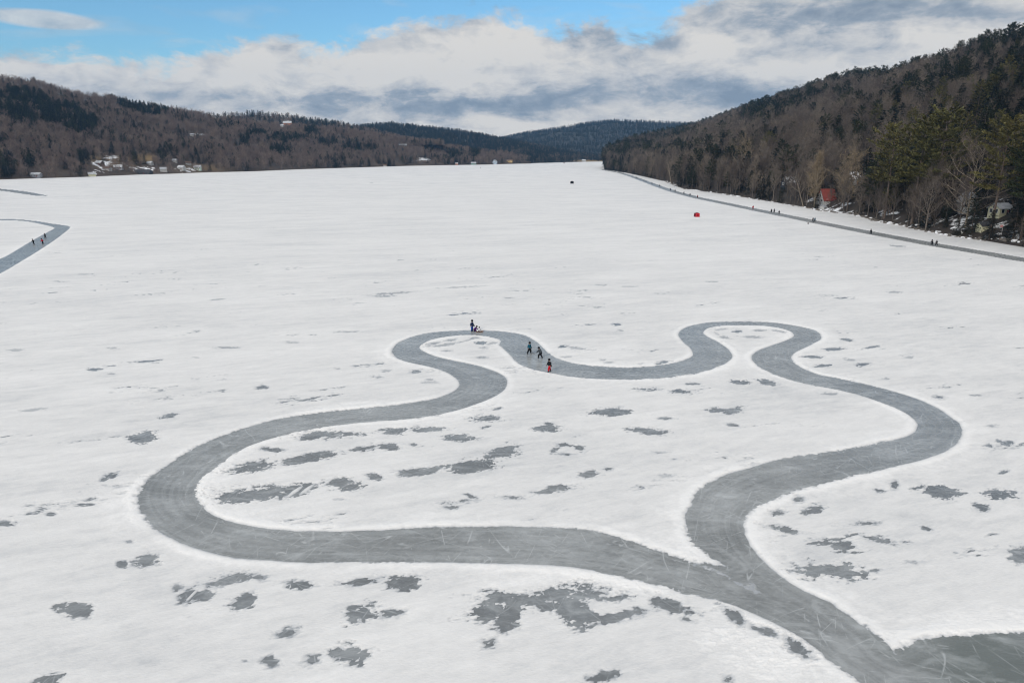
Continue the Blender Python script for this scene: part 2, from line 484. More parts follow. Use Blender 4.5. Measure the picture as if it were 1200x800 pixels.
# bare patches blown clear by the wind: photo centre, half sizes, tilt (degrees, up to the right positive), raggedness
PATCH = [(380,510,33,4,1),(298,546,26,6,10),(358,537,35,4.5,8),(297,579,42,8,3),(345,575,22,6,18),(402,567,21,6.5,-5),(440,559,8,2.8,-5),(425,526,13,2.6,5),(311,525,5,2,0),(322,527,7,1.6,0),(399,585,4,1,0),
(462,505,15,3.8,5),(501,503,21,3,2),(456,523,13,3.6,-8),(485,521,4,1.4,0),(490,553,24,4,8),(550,546,26,7,4),(592,529,19,6.5,15),(538,513,18,3.6,0),(570,490,16,3.6,0),(582,479,4,1.4,10),(570,500,5,1.8,10),(643,502,15,3,0),(642,496,7,1.8,-10),(650,527,6,3,30),(660,521,9,2,0),(681,526,6,3,-20),(662,532,8,1.4,0),(714,483,20,3.8,3),(763,506,18,3.4,-6),(755,456,10,1.7,0),(800,459,14,2.2,-5),(812,450,8,1.4,-3),(689,556,10,3.5,0),(714,549,4,1.8,0),(650,573,20,3,5),(602,583,11,2,-3),(535,588,14,1.6,5),(530,594,6,1.8,0),(552,581,5,1.6,-20),(780,557,6,1.1,0),(773,530,5,.9,0),(790,538,2,.8,0),(780,490,6,1.3,0),
(838,480,9,2.5,-3),(859,481,11,3,8),(866,448,11,2.8,-3),(898,448,10,2.5,-10),(860,498,8,1.5,-8),(973,461.5,6,.9,0),(864,388.5,6,1.5,0),(890,387,5.5,1,0),(880,394.7,10,.9,0),(845,386,5,.7,8),(848,395,6,1.1,-10),(840,391,3,.9,-30),(912,388,5,.8,-10),
(528,398.5,5.5,1.2,8),(558,396,5.5,1.2,0),(564,401.7,7,1.5,0),(577,402,5,1.2,8),(522,404,13,1.1,10),(523,411,5,.8,0),(568,408,4,1,0),(565,419,6,.9,0),(507,403,8,1.2,12),(543,400,6,.8,12),
(169,513,17,6.5,5),(200,487,9,1.8,8),(196,467,5,1,0),(488,435.5,6,1.4,5),(500,448,5,1,0),(509,448,4,1,0),(503,445,3,.9,0),(443,442,5,1,0),(452,434,4,1,0),(659,406,5,1.4,8),(677,408,7,1.2,-2),(664,418,5,1,0),(722.5,379.7,5,1.5,0),(727,387,3,.9,0),(707,422,2,1.1,0),(714,424.5,3,.6,0),
(992,398,7,1.7,-3),(978,409,11,1.3,0),(953,418,9,1.4,-3),(997,421.5,6,1.1,-5),(1020,407,9,1.3,12),(963,428.5,10,1.5,3),(1010,427,9,1.6,3),(1065,418.5,5,1,0),(1038,443.5,3,.9,0),(1101,465.5,4.5,1.6,-8),(1142,463,7,1,-4),(1163,499,4.5,1,-5),(1159,521.5,4,1.4,0),(1179,518.5,9,2.4,-3),(1176,553.5,5,1.8,10),
(1102,575,21,7,-8),(1077,571,10,2.6,14),(1172,579,18,5,0),(1149,594,8,4,-20),(1086,619,5,2.5,0),(1197,650,10,7,-10),(953,597,10,4.5,8),(936,585,4,2.5,0),(911,601.5,8,2.4,4),(920,619.5,15,3,-10),(987,640,13,4.3,-8),(1034,633,18,3,-8),(1060,634.8,7,2,-3),(975,667.5,38,9,-2),(1022,668,6,1.5,0),(1030,574,6,2,0),(1048,569,4,3,0),(1068,658,6,1.2,0),(1018,613,9,1.4,4),
(172,658,15,6,5),(143,660,5,3.5,-20),(6,613,9,3,0),(60,602,4,2,0),(153,635,3,1.2,0),(85,713,17,7.5,0),(103,718,7,3,35),(207,689,6,3.5,15),(222,696,11,6,38),(238,697,12,5,12),(268,680,22,4.5,14),(305,676,6,2.4,-10),(284,705,14,7.5,14),(350,685,13,3.4,-3),(339,741,9,3.4,18),(316,774,7,4.4,-15),(366,772,8,3.6,20),(287,774,2.5,1.2,0),(56,797,15,6,18),
(424,719,19,11,25),(410,764,19,9.5,0),(475,681,20,7.5,10),(424,681,15,2.6,8),(460,718,11,3,10),(580,699,24,6.5,2),(570,717,24,9,8),(592,729,12,8,20),(650,697,38,8,4),(690,694,34,8,-6),(672,715,26,12,-30),(690,722,16,7,-20),(718,722,24,4.5,8),(573,754,7,4,35),(622,702,26,7,6),(640,708,14,7,0),(600,716,14,10,25),(770,705,8,5,-30),(792,713,21,6,-16),(806,725,7,2,-10),(711,790,15,6,15),(863,723,10,4.5,-38),(890,737,14,2.2,-20),(934,757,16,5,-35),(901,738,4,1.5,-20),(851,796,5,3,0),
(307,454,6.5,2.8,0),(110,433,9,1.4,4),(132,408,5,1.1,0),(266,407,10,1,0),(230,388,4,.9,0),(230,419,4,.9,0),(131,438,3,.9,0),(198,467,4,1,0),(129,558,10,2.6,15),(396,432,3,.9,0),(341,401,6,.8,0),(408,389,10,.8,0),(463,343.5,21,.8,3),(541,336.5,21,.8,3),(435,214.6,3,.4,0),(469,305,3,.6,0),(705,334,7,.6,0),(835,330,7,.5,0),(1048,342.5,9,.9,0),(738,336,9,.5,0),(596,349,5,.6,0),(700,360,4,.7,0),(255,351,6,.6,4),(18,410,8,1,3),(40,480,9,1.2,5),(70,330,8,.7,2),(1052,288.5,9,1,-4),(1180,276,8,.4,-3)]
HOLES = [(712,709,17,4.5,5),(345,576,2,12,-55),(360,573,2,12,-55),(383,565,1.4,10,-55),(226,696,1.4,12,-45)]

# ------------------------------------------------------------------ lake: ice, snow cover, skating paths
rows = np.concatenate([[2600, 1800, 1400, 1240, 1160, 1120], np.arange(1100, 836, -3.0), np.arange(836, 760, -1.0), np.arange(760, 360, -0.8), np.arange(360, 186, -0.7), [185.5, 184.5, 183.6, 182.8, 182]])
cols = np.concatenate([[-6000, -3000, -1800, -1200, -800, -560], np.arange(-420, -60, 3.5), np.arange(-60, 1262, 1.3), np.arange(1262, 1640, 3.5), [1800, 2100, 2500, 3200, 5000, 9000]])
b_ = -(rows - 400) / F
t_ = -CAM_H / (-SP + b_ * CP)
Yr = t_ * (CP + b_ * SP)
X = np.outer(t_, (cols - 600) / F)
Y = np.repeat(Yr[:, None], len(cols), 1)
nr, nc = X.shape
PXg = np.repeat(cols[None, :], nr, 0)
PYg = np.repeat(rows[:, None], nc, 1)
att = np.clip(70.0 / np.maximum(Y, 30), 0.02, 1.0)


def sdf(loops, win):
    sd = np.full(X.shape, 50.0)
    x0, x1, y0, y1 = win
    sel = (PXg > x0) & (PXg < x1) & (PYg > y0) & (PYg < y1)
    xs, ys = X[sel], Y[sel]
    ins = np.zeros(xs.shape, bool)
    d = np.full(xs.shape, 1e9)
    for P in loops:
        ins ^= inside(xs, ys, P)
        # distances only in strips round each run of the outline
        Q = np.roll(P, -1, 0)
        for i in range(0, len(P), 8):
            A, B = P[i:i + 8], Q[i:i + 8]
            bb = np.concatenate([A, B])
            mg = 4.0
            mk = (xs > bb[:, 0].min() - mg) & (xs < bb[:, 0].max() + mg) & (ys > bb[:, 1].min() - mg) & (ys < bb[:, 1].max() + mg)
            if mk.any():
                d[mk] = np.minimum(d[mk], seg_dist(xs[mk], ys[mk], A, B))
    d = np.minimum(d, 50)
    sd[sel] = np.where(ins, -d, d)
    return sd


sd_main = sdf(loops_main, (40, 1640, 358, 1000))
sd_chev = sdf(loop_chev, (-420, 150, 240, 500))
sd_farl = sdf(loop_farl, (-110, 80, 214, 236))
sd_right = sdf(loop_right, (695, 1640, 196, 420))
sd = np.minimum(np.minimum(sd_main, sd_chev), np.minimum(sd_farl, sd_right))

tg = np.clip(fbm(X * 0.09, Y * 0.09, 79, 2) * 2.2 + 0.35, 0, 1)
ragged = fbm(X * 1.7, Y * 1.7, 5, 4, 0.65) * (0.07 + 0.20 * tg) + fbm(X * 0.3, Y * 0.3, 9, 2) * 0.10
teeth = np.abs(vnoise(X * 3.0, Y * 3.0, 77)) * 0.30 * tg
sdn = sd + np.clip(ragged, -0.5, 0.5) * np.clip(att * 1.3, 0.2, 1) - teeth * att
wc_, ws_ = math.cos(R(18)), math.sin(R(18))
Xw, Yw = X * wc_ + Y * ws_, -X * ws_ + Y * wc_      # along and across the wind
lump = fbm(X * 2.2, Y * 2.2, 21, 4, 0.6)
big = fbm(Xw * 0.05, Yw * 0.16, 3, 4)
mid = fbm(Xw * 0.35, Yw * 1.1, 41, 4, 0.55)
h = 0.055 + 0.018 * big + 0.016 * mid * np.clip(att * 1.5, 0, 1) + 0.007 * lump * att
bank = np.exp(-((sdn - 0.60) / 0.50) ** 2) * (sdn > -1)
bank2 = np.exp(-((sdn - 1.9) / 0.9) ** 2)
bvar = np.clip(0.75 + 1.1 * fbm(X * 0.14, Y * 0.14, 55, 3), 0.1, 1.7)
h = h + (0.062 * bvar * (1 + 0.4 * lump) * bank + 0.016 * bvar * (1 + 1.0 * lump) * bank2) * np.clip(att * 1.6, 0.35, 1)
# heaps pushed up by the plough near the junction
for (hx, hy, hr, hz) in [(905, 772, 2.2, 0.11), (860, 745, 1.5, 0.07), (1120, 732, 1.3, 0.05), (1195, 730, 1.6, 0.07), (800, 640, 1.1, 0.05), (795, 600, 1.3, 0.05)]:
    c = G(hx, hy)
    e = np.exp(-(((X - c[0]) / (hr * 1.6)) ** 2 + ((Y - c[1]) / hr) ** 2))
    h += 0.6 * hz * e * np.clip(0.25 + 2.2 * np.abs(fbm(X * 0.8 + 0.6 * lump, Y * 1.3 + 0.5 * mid, 91, 6, 0.75)) ** 1.0, 0, 2) * (sdn > 0.2)
h = np.minimum(h, 0.30 * np.maximum(sdn, -0.2) + 0.0)

pn = fbm(Xw * 0.65, Yw * 1.25, 61, 5, 0.65)
pf = fbm(Xw * 2.6, Yw * 3.6, 71, 4, 0.7)


def ell(c):
    cx, cy, rx, ry, ang = c
    o = G(cx, cy)
    a = R(ang)
    ux = (G(cx + math.cos(a), cy - math.sin(a)) - o)[:2] * rx
    uy = (G(cx + math.sin(a), cy + math.cos(a)) - o)[:2] * ry
    Mi = np.linalg.inv(np.stack([ux, uy], 1))
    m = 2.2
    sel = (np.abs(PXg - cx) < (rx + ry) * m + 4) & (np.abs(PYg - cy) < (ry + rx * abs(math.sin(a))) * m + 3)
    dx, dy = X[sel] - o[0], Y[sel] - o[1]
    u = Mi[0, 0] * dx + Mi[0, 1] * dy
    v = Mi[1, 0] * dx + Mi[1, 1] * dy
    return sel, np.sqrt(u * u + v * v), min(np.linalg.norm(ux), np.linalg.norm(uy))


pd = np.full(X.shape, 9.0)
for c in PATCH:
    sel, d, sz = ell(c)
    sz = min(max(sz, 0.25), 2.0)
    v = (d - 0.98) * sz + (pn[sel] * 1.15 + pf[sel] * 1.0) * min(1.15, 0.18 + sz * 0.62)
    if c[3] <= 1.2: v = np.maximum(v, 0.05 + 0.05 * pf[sel])      # a dusting still covers the small ones
    pd[sel] = np.minimum(pd[sel], v)
for c in HOLES:
    sel, d, sz = ell(c)
    pd[sel] = np.maximum(pd[sel], (1.05 - d) * 0.5 + pf[sel] * 0.1)
# wind scour elsewhere: ragged little gaps where the cover is thin
sc = 0.62 * fbm(Xw * 0.10, Yw * 0.33, 101, 3) + 0.36 * fbm(Xw * 0.8, Yw * 2.4, 103, 4, 0.6)
gate = np.clip((Y - 25) / 15, 0.3, 1) * np.clip(1 - (Y - 170) / 250, 0.25, 1)
pd = np.minimum(pd, (0.535 - sc * gate) * 2.6 + pf * 0.18)
h = np.where(sd > 0.25, np.minimum(h, np.clip(0.15 * pd, -0.05, 1) * 1.0 + np.where(pd > 0.42, 1, 0)), h)
# shavings left on the ice where the two arms of the loop meet
for pts, wd, amp in [([(812,659.5),(835,668),(860,680),(885,692)], 0.34, 0.017), ([(850,664),(868,676),(888,690)], 0.30, 0.013)]:
    P = np.array([G(*q)[:2] for q in pts])
    win = (PXg > 790) & (PXg < 905) & (PYg > 645) & (PYg < 705)
    d = seg_dist(X[win], Y[win], P[:-1], P[1:])
    h[win] = np.maximum(h[win], amp * np.exp(-(d / wd) ** 2) * (0.75 + 2.4 * lump[win] + 0.8 * mid[win]) - 0.010)
# old refrozen crack across the lake: the cover is thinner along it
thick = np.clip(h / 0.10, 0, 1)
for pts in [[(-60,236.5),(60,231.5),(150,226.5),(300,220.5),(420,217),(560,214)], [(300,349),(440,345),(484,342),(520,338),(562,335),(700,333),(850,329),(960,326)]]:
    P = np.array([G(*q)[:2] for q in pts])
    win = (PXg > pts[0][0]) & (PXg < pts[-1][0]) & (PYg > 205) & (PYg < 355)
    d = seg_dist(X[win], Y[win], P[:-1], P[1:])
    wd = 0.004 * Y[win]
    thick[win] *= 1 - (0.35 if pts[0][0] < 0 else 0.22) * np.exp(-(d / wd) ** 2)
h = np.clip(h, -0.05, 1)
h[:6, :] = 0.055; h[:, :6] = 0.055; h[:, -6:] = 0.055
V = np.stack([X, Y, h], -1).reshape(-1, 3)
idx = np.arange(nr * nc).reshape(nr, nc)
quads = np.stack([idx[:-1, :-1], idx[:-1, 1:], idx[1:, 1:], idx[1:, :-1]], -1)
hq = np.maximum(np.maximum(h[:-1, :-1], h[:-1, 1:]), np.maximum(h[1:, 1:], h[1:, :-1]))


def sub_mesh(name, keep, z, mat, smooth):
    Q = quads[keep]
    used = np.unique(Q)
    mp = np.full(nr * nc, -1, np.int64)
    mp[used] = np.arange(len(used))
    VV = V[used].copy()
    if z is not None: VV[:, 2] = z
    return mesh_np(name, VV, mp[Q], mat, smooth), used


me, used = sub_mesh('snow_cover', hq > -0.012, None, M['snow'], True)
a = me.attributes.new('thick', 'FLOAT', 'POINT')
a.data.foreach_set('value', thick.reshape(-1)[used].astype(np.float32))
snow = link(bpy.data.objects.new('snow_cover', me))
put(snow, 'wind-packed white snow lying over the frozen lake, ploughed up beside the skating paths', kind='structure')

li = bpy.data.objects.new('lake_ice', mesh_np('lake_ice', [(-5200, -120, 0), (5200, -120, 0), (5200, 5600, 0), (-5200, 5600, 0)], [(0, 1, 2, 3)], M['ice']))
put(link(li), 'dark bare lake ice showing where the wind has cleared the snow', kind='structure')
for nm, s_, lab in [('skating_path', sd_main, 'winding loop of cleared grey ice ploughed through the snow in front'),
                    ('skating_path', sd_right, 'long straight skating path of cleared ice beside the wooded right shore'),
                    ('skating_path', sd_chev, 'sharp bend of cleared skating ice at the left edge of the lake'),
                    ('skating_path', sd_farl, 'thin stretch of skating path far off by the left shore')]:
    sm = np.minimum(np.minimum(s_[:-1, :-1], s_[1:, 1:]), np.minimum(s_[:-1, 1:], s_[1:, :-1]))
    me, used = sub_mesh(nm, sm < 0.6, 0.004, M['trail'], False)
    bx_, by_ = X.reshape(-1)[used], Y.reshape(-1)[used]
    c = G(1190, 790)
    bi = np.clip(1.25 - np.sqrt(((bx_ - c[0]) / 6.5) ** 2 + ((by_ - c[1]) / 5.5) ** 2) + 0.3 * fbm(bx_ * .3, by_ * .3, 8, 3), 0, 0.8)
    b2_ = me.attributes.new('from_edge', 'FLOAT', 'POINT'); b2_.data.foreach_set('value', np.clip(s_.reshape(-1)[used], -12, 2).astype(np.float32))
    a_ = me.attributes.new('black_ice', 'FLOAT', 'POINT'); a_.data.foreach_set('value', bi.astype(np.float32))
    put(link(bpy.data.objects.new(nm, me)), lab, kind='structure')

# ------------------------------------------------------------------ hills
class Hill:
    def __init__(s, ridge, foot, back, prof, amp, nz_seed, mat, name, label, nu=160, nv=44, snow=(), grass=()):
        s.r = np.array(ridge); s.f = np.array(foot)
        n = len(s.r)
        seg = np.linalg.norm(np.diff(s.r[:, :2], axis=0), axis=1) + np.linalg.norm(np.diff(s.f[:, :2], axis=0), axis=1)
        s.u = np.concatenate([[0], np.cumsum(seg)]); s.u /= s.u[-1]
        s.back = np.array(back); s.prof = prof; s.amp = amp; s.seed = nz_seed
        us = np.linspace(0, 1, nu); ts = np.linspace(0, 1.5, nv)
        U, T = np.meshgrid(us, ts, indexing='ij')
        P = s.at(U, T)
        ii = np.arange(nu * nv).reshape(nu, nv)
        Q = np.stack([ii[:-1, :-1], ii[1:, :-1], ii[1:, 1:], ii[:-1, 1:]], -1).reshape(-1, 4)
        VV = P.reshape(-1, 3)
        c0 = np.cross(VV[Q[:, 1]] - VV[Q[:, 0]], VV[Q[:, 2]] - VV[Q[:, 0]])
        if c0[:, 2].mean() < 0: Q = Q[:, ::-1]
        s.V, s.Q = VV, Q
        me = mesh_np(name, VV, Q, mat, True)
        px, py, dep = proj(VV)
        sn = np.zeros(len(VV)); gr = np.zeros(len(VV))
        for arr, lst in ((sn, snow), (gr, grass)):
            for (cx, cy, rx, ry, w) in lst:
                arr += w * np.exp(-(((px - cx) / rx) ** 2 + ((py - cy) / ry) ** 2) ** 2)
        low = T.reshape(-1)
        for nm_, arr in (('snowy', sn), ('grassy', gr)):
            at_ = me.attributes.new(nm_, 'FLOAT', 'POINT')
            at_.data.foreach_set('value', np.clip(arr, 0, 1).astype(np.float32))
        s.o = put(link(bpy.data.objects.new(name, me)), label, kind='structure')
        s.bvh = BVHTree.FromPolygons([tuple(v) for v in VV], [tuple(q) for q in Q])

    def at(s, U, T):
        U = np.asarray(U, float); T = np.asarray(T, float)
        r = np.stack([np.interp(U, s.u, s.r[:, k]) for k in range(3)], -1)
        f = np.stack([np.interp(U, s.u, s.f[:, k]) for k in range(3)], -1)
        t = np.clip(T, 0, 1)[..., None]
        P = f + (r - f) * t
        tt = np.clip(T, 0, 1)
        pz = tt ** s.prof
        P[..., 2] = f[..., 2] + (r[..., 2] - f[..., 2]) * pz
        tb = np.clip(T - 1, 0, 1)
        P[..., :2] += tb[..., None] * s.back[:2]
        P[..., 2] -= tb * s.back[2] * np.clip((r[..., 2]) / 60, 0.3, 4)
        n = fbm(P[..., 0] * 0.008, P[..., 1] * 0.008, s.seed, 4, 0.5)
        P[..., 2] += s.amp * n * np.sin(PI * np.clip(tt, 0, 1)) * (tb == 0) + np.minimum(tt * 30, 1) * 0
        return P


def down(hill, x, y):
    hit = hill.bvh.ray_cast(Vector((x, y, 900)), Vector((0, 0, -1)))
    return hit[0].z if hit[0] is not None else 0.0


def shoot(hill, px, py):
    d = Vector(ray(px, py)).normalized()
    hit = hill.bvh.ray_cast(Vector((0, 0, CAM_H)), d)
    return hit[0]


def ridge_x(px, py, x):                     # a ridge point on the pixel's ray with a given world x
    d = ray(px, py); t = x / d[0]
    return (x, d[1] * t, CAM_H + d[2] * t)


# right hill
rr = [(705,186,178),(720,178,215),(740,171,265),(770,164,345),(800,157,420),(820,153,470),(850,144,488),(880,133,490),(900,128,490),(940,116,490),(975,107,490),(1000,101,490),(1030,102,490),(1060,97,490),(1090,87,490),(1120,76,490),(1150,68,490),(1180,62,490),(1205,55,490),(1300,27,490)]
ridge = [ridge_x(*q) for q in rr]
zt = ridge[-1][2]
ridge += [(490, 430, zt + 3), (490, 250, zt), (490, 0, zt - 5), (490, -110, zt - 10)]
footy = [1222,1200,1160,1110,1060,1010,950,900,850,780,730,700,650,600,560,520,480,440,410,340,270,160,30,-110]
shore_px = [(706,198.6),(720,200.5),(735,203.0),(760,208.5),(780,213.2),(800,221.5),(830,225.2),(870,231.2),(900,236),(940,243),(965,247.5),(1000,251.5),(1030,260),(1060,265.5),(1095,273.5),(1120,277.5),(1140,280.5),(1200,288)]
sh = np.array([G(*q)[:2] for q in shore_px])[::-1]
foot = [(np.interp(y, sh[:, 1], sh[:, 0]) if y > sh[0, 1] else sh[0, 0] + 1.0, y, -0.4) for y in footy]
SNOW_R = [(1000,248,60,4,.5),(1100,262,60,8,.4),(1180,272,40,10,.4),(1165,245,35,8,.4),(960,238,50,5,.35),(925,212,14,10,.35),(1002,205,14,10,.5)]
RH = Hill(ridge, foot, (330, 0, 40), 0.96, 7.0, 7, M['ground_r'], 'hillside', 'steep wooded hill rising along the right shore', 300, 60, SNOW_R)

# long left hill
lr = [(-420,92,1000),(-200,94,1150),(0,98,1250),(40,101,1280),(65,109,1300),(100,118,1350),(130,119,1380),(165,127,1430),(200,132,1480),(240,138,1560),(262,142,1600),(300,149,1600),(350,152,1650),(400,156,1700),(430,160,1720),(480,168,1780),(520,174,1820),(560,180,1850),(600,184.5,1880),(622,189.5,1860)]
lf = [(-420,219),(-200,214),(0,210.6),(40,209.2),(65,208.6),(100,207.4),(130,206.2),(165,204.6),(200,203.8),(240,202.2),(262,201.8),(300,200.8),(350,198.6),(400,197),(430,196),(480,194.5),(520,193.8),(560,193.2),(600,192.2),(622,191.8)]
ridge = [tuple(W(*q)) for q in lr]
foot = [tuple(G(*q)[:2]) + (-0.4,) for q in lf]
SNOW_L = [(135,192,32,7,.30),(170,199,22,4,.5),(118,199,10,6,.3),(215,200,16,5,.4),(232,198,16,3,.3),(108,205,6,3,.8),(230,158,14,2.5,.4),(496,187,9,3,.7),(130,184,12,3,.6),(120,192,14,2,.8)]
GRASS_L = [(170,185,16,4,1),(258,142,18,4,1),(140,188,40,8,.6),(240,197,30,5,.5)]
LH = Hill(ridge, foot, (-60, 420, 40), 0.92, 12.0, 19, M['ground_l'], 'hillside', 'long brown wooded hill along the left shore', 260, 60, SNOW_L, GRASS_L)
# hill behind it with the big house
br = [(200,146,2150),(240,142,2100),(265,137,2100),(300,135,2100),(335,138,2120),(370,143,2150),(400,147,2180),(430,154,2200),(470,164,2250),(520,174,2300)]
ridge = [tuple(W(*q)) for q in br]
foot = [tuple(W(q[0], 170, 1720)) for q in br]
BH = Hill(ridge, foot, (0, 400, 40), 0.9, 8.0, 23, M['ground_l'], 'hillside', 'rounded wooded hill behind the long left hill', 120, 40, [(337,144,6,3,.6)])
# dark hill at the lake end
cr = [(380,156,2700),(420,149,2700),(460,146,2700),(500,151,2700),(540,155,2720),(580,162,2750),(600,166,2760),(640,175,2700),(680,182,2600),(720,186,2500)]
ridge = [tuple(W(*q)) for q in cr]
cf = [(380,184,1950),(420,186,1950),(460,188,1950),(500,189,1980),(540,190,2000),(580,191,2020)]
foot = [tuple(W(*q)) for q in cf] + [tuple(G(px, py)[:2]) + (-0.4,) for px, py in [(602,192),(640,191),(690,189.7),(730,189)]]
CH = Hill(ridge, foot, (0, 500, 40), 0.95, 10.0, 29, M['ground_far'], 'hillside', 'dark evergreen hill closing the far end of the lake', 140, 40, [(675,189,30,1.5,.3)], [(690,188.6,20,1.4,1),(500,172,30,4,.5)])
# blue hill farthest off
dr = [(540,174,4000),(570,167,4000),(588,162.5,4000),(620,155.5,4000),(650,151.5,4000),(690,144.5,4000),(720,141.5,4000),(760,143.5,4000),(815,145.5,4000),(860,149,4000),(950,153,4000),(1050,165,4000)]
ridge = [tuple(W(*q)) for q in dr]
foot = [tuple(W(q[0], 185, 2800)) for q in dr]
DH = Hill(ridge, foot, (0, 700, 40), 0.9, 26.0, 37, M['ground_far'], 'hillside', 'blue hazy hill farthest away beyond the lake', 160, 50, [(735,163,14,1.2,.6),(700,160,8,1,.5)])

# ------------------------------------------------------------------ trees
def quad_cloud(C, A, B):
    """quads centred at C with half axes A, B (arrays n x 3)"""
    n = len(C)
    Vv = np.stack([C - A - B, C + A - B * 0.5, C + A + B, C - A + B * 0.5], 1).reshape(-1, 3)
    return Vv, np.arange(n * 4).reshape(n, 4)


def rand_unit(rng, n):
    v = rng.normal(size=(n, 3))
    return v / np.linalg.norm(v, axis=1)[:, None]


def bare_parts(seed, H=18.0, limbs=18, subs=6, twigs=13, tw=0.035, spread=0.30, low=0.25, tn=6, sides=4, lean=0.0, upright=1.0):
    rng = np.random.default_rng(seed)
    mb = MB()
    n = 7
    wob = np.cumsum(rng.normal(0, 0.018 * H / 6, size=(n, 2)), 0)
    ks = np.linspace(0, 1, n)
    tr = [Vector((wob[i, 0] * ks[i] + lean * H * ks[i], wob[i, 1] * ks[i], -0.6 + ks[i] * H * 0.92)) for i in range(n)]
    r0 = 0.0135 * H
    mb.tube(tr, [r0 * (1 - 0.88 * k) + 0.015 for k in ks], tn)

    def on(path, t):
        f = t * (len(path) - 1); i = min(int(f), len(path) - 2)
        return path[i].lerp(path[i + 1], f - i)
    TC, TA, TB = [], [], []

    def twig(p, d, l):
        d = d.normalized()
        s_ = d.cross(Vector(rng.normal(size=3))).normalized()
        TC.append(p + d * l * 0.5); TA.append(d * l * 0.5); TB.append(s_ * tw * 0.5)
    for li_ in range(limbs):
        t = low + (1 - low) * (li_ + rng.random() * 0.8) / limbs
        t = min(t, 0.985)
        p = on(tr, t)
        az = li_ * 2.4 + rng.normal(0, 0.4)
        el = (0.55 + 0.55 * t) * upright + rng.normal(0, 0.12)
        ln = H * spread * (1.15 - 0.75 * abs(t - 0.45) * 1.25) * rng.uniform(0.75, 1.2)
        path = [p]; d = Vector((math.cos(az) * math.cos(el), math.sin(az) * math.cos(el), math.sin(el)))
        for k in range(4):
            d = (d + Vector((0, 0, 0.12)) + Vector(rng.normal(0, 0.13, 3))).normalized()
            path.append(path[-1] + d * ln / 4)
        rr_ = r0 * (1 - 0.8 * t) * 0.50 + 0.012
        mb.tube(path, [rr_ * (1 - 0.8 * k / 4) + 0.008 for k in range(5)], sides, cap=False)
        for sb in range(subs):
            ts_ = 0.22 + 0.78 * (sb + rng.random()) / subs
            q = on(path, min(ts_, 0.99))
            dd = (d * 0.7 + Vector(rand_unit(rng, 1)[0]) * 0.85 + Vector((0, 0, 0.35))).normalized()
            l2 = ln * 0.42 * rng.uniform(0.6, 1.2)
            p2 = [q, q + dd * l2 * 0.5, q + (dd + Vector((0, 0, 0.25)) + Vector(rng.normal(0, 0.2, 3))).normalized() * l2]
            mb.tube(p2, [rr_ * 0.34 + 0.006, rr_ * 0.22 + 0.005, 0.006], 3, cap=False)
            for tw_ in range(twigs):
                u = rng.random() ** 0.7
                pp = on(p2, min(u, 0.99))
                td = (dd * 0.6 + Vector(rand_unit(rng, 1)[0]) + Vector((0, 0, 0.35)))
                twig(pp, td, rng.uniform(0.6, 1.5) * H / 18)
    TC, TA, TB = [np.array([tuple(v) for v in q]) for q in (TC, TA, TB)]
    return mb, quad_cloud(TC, TA, TB)


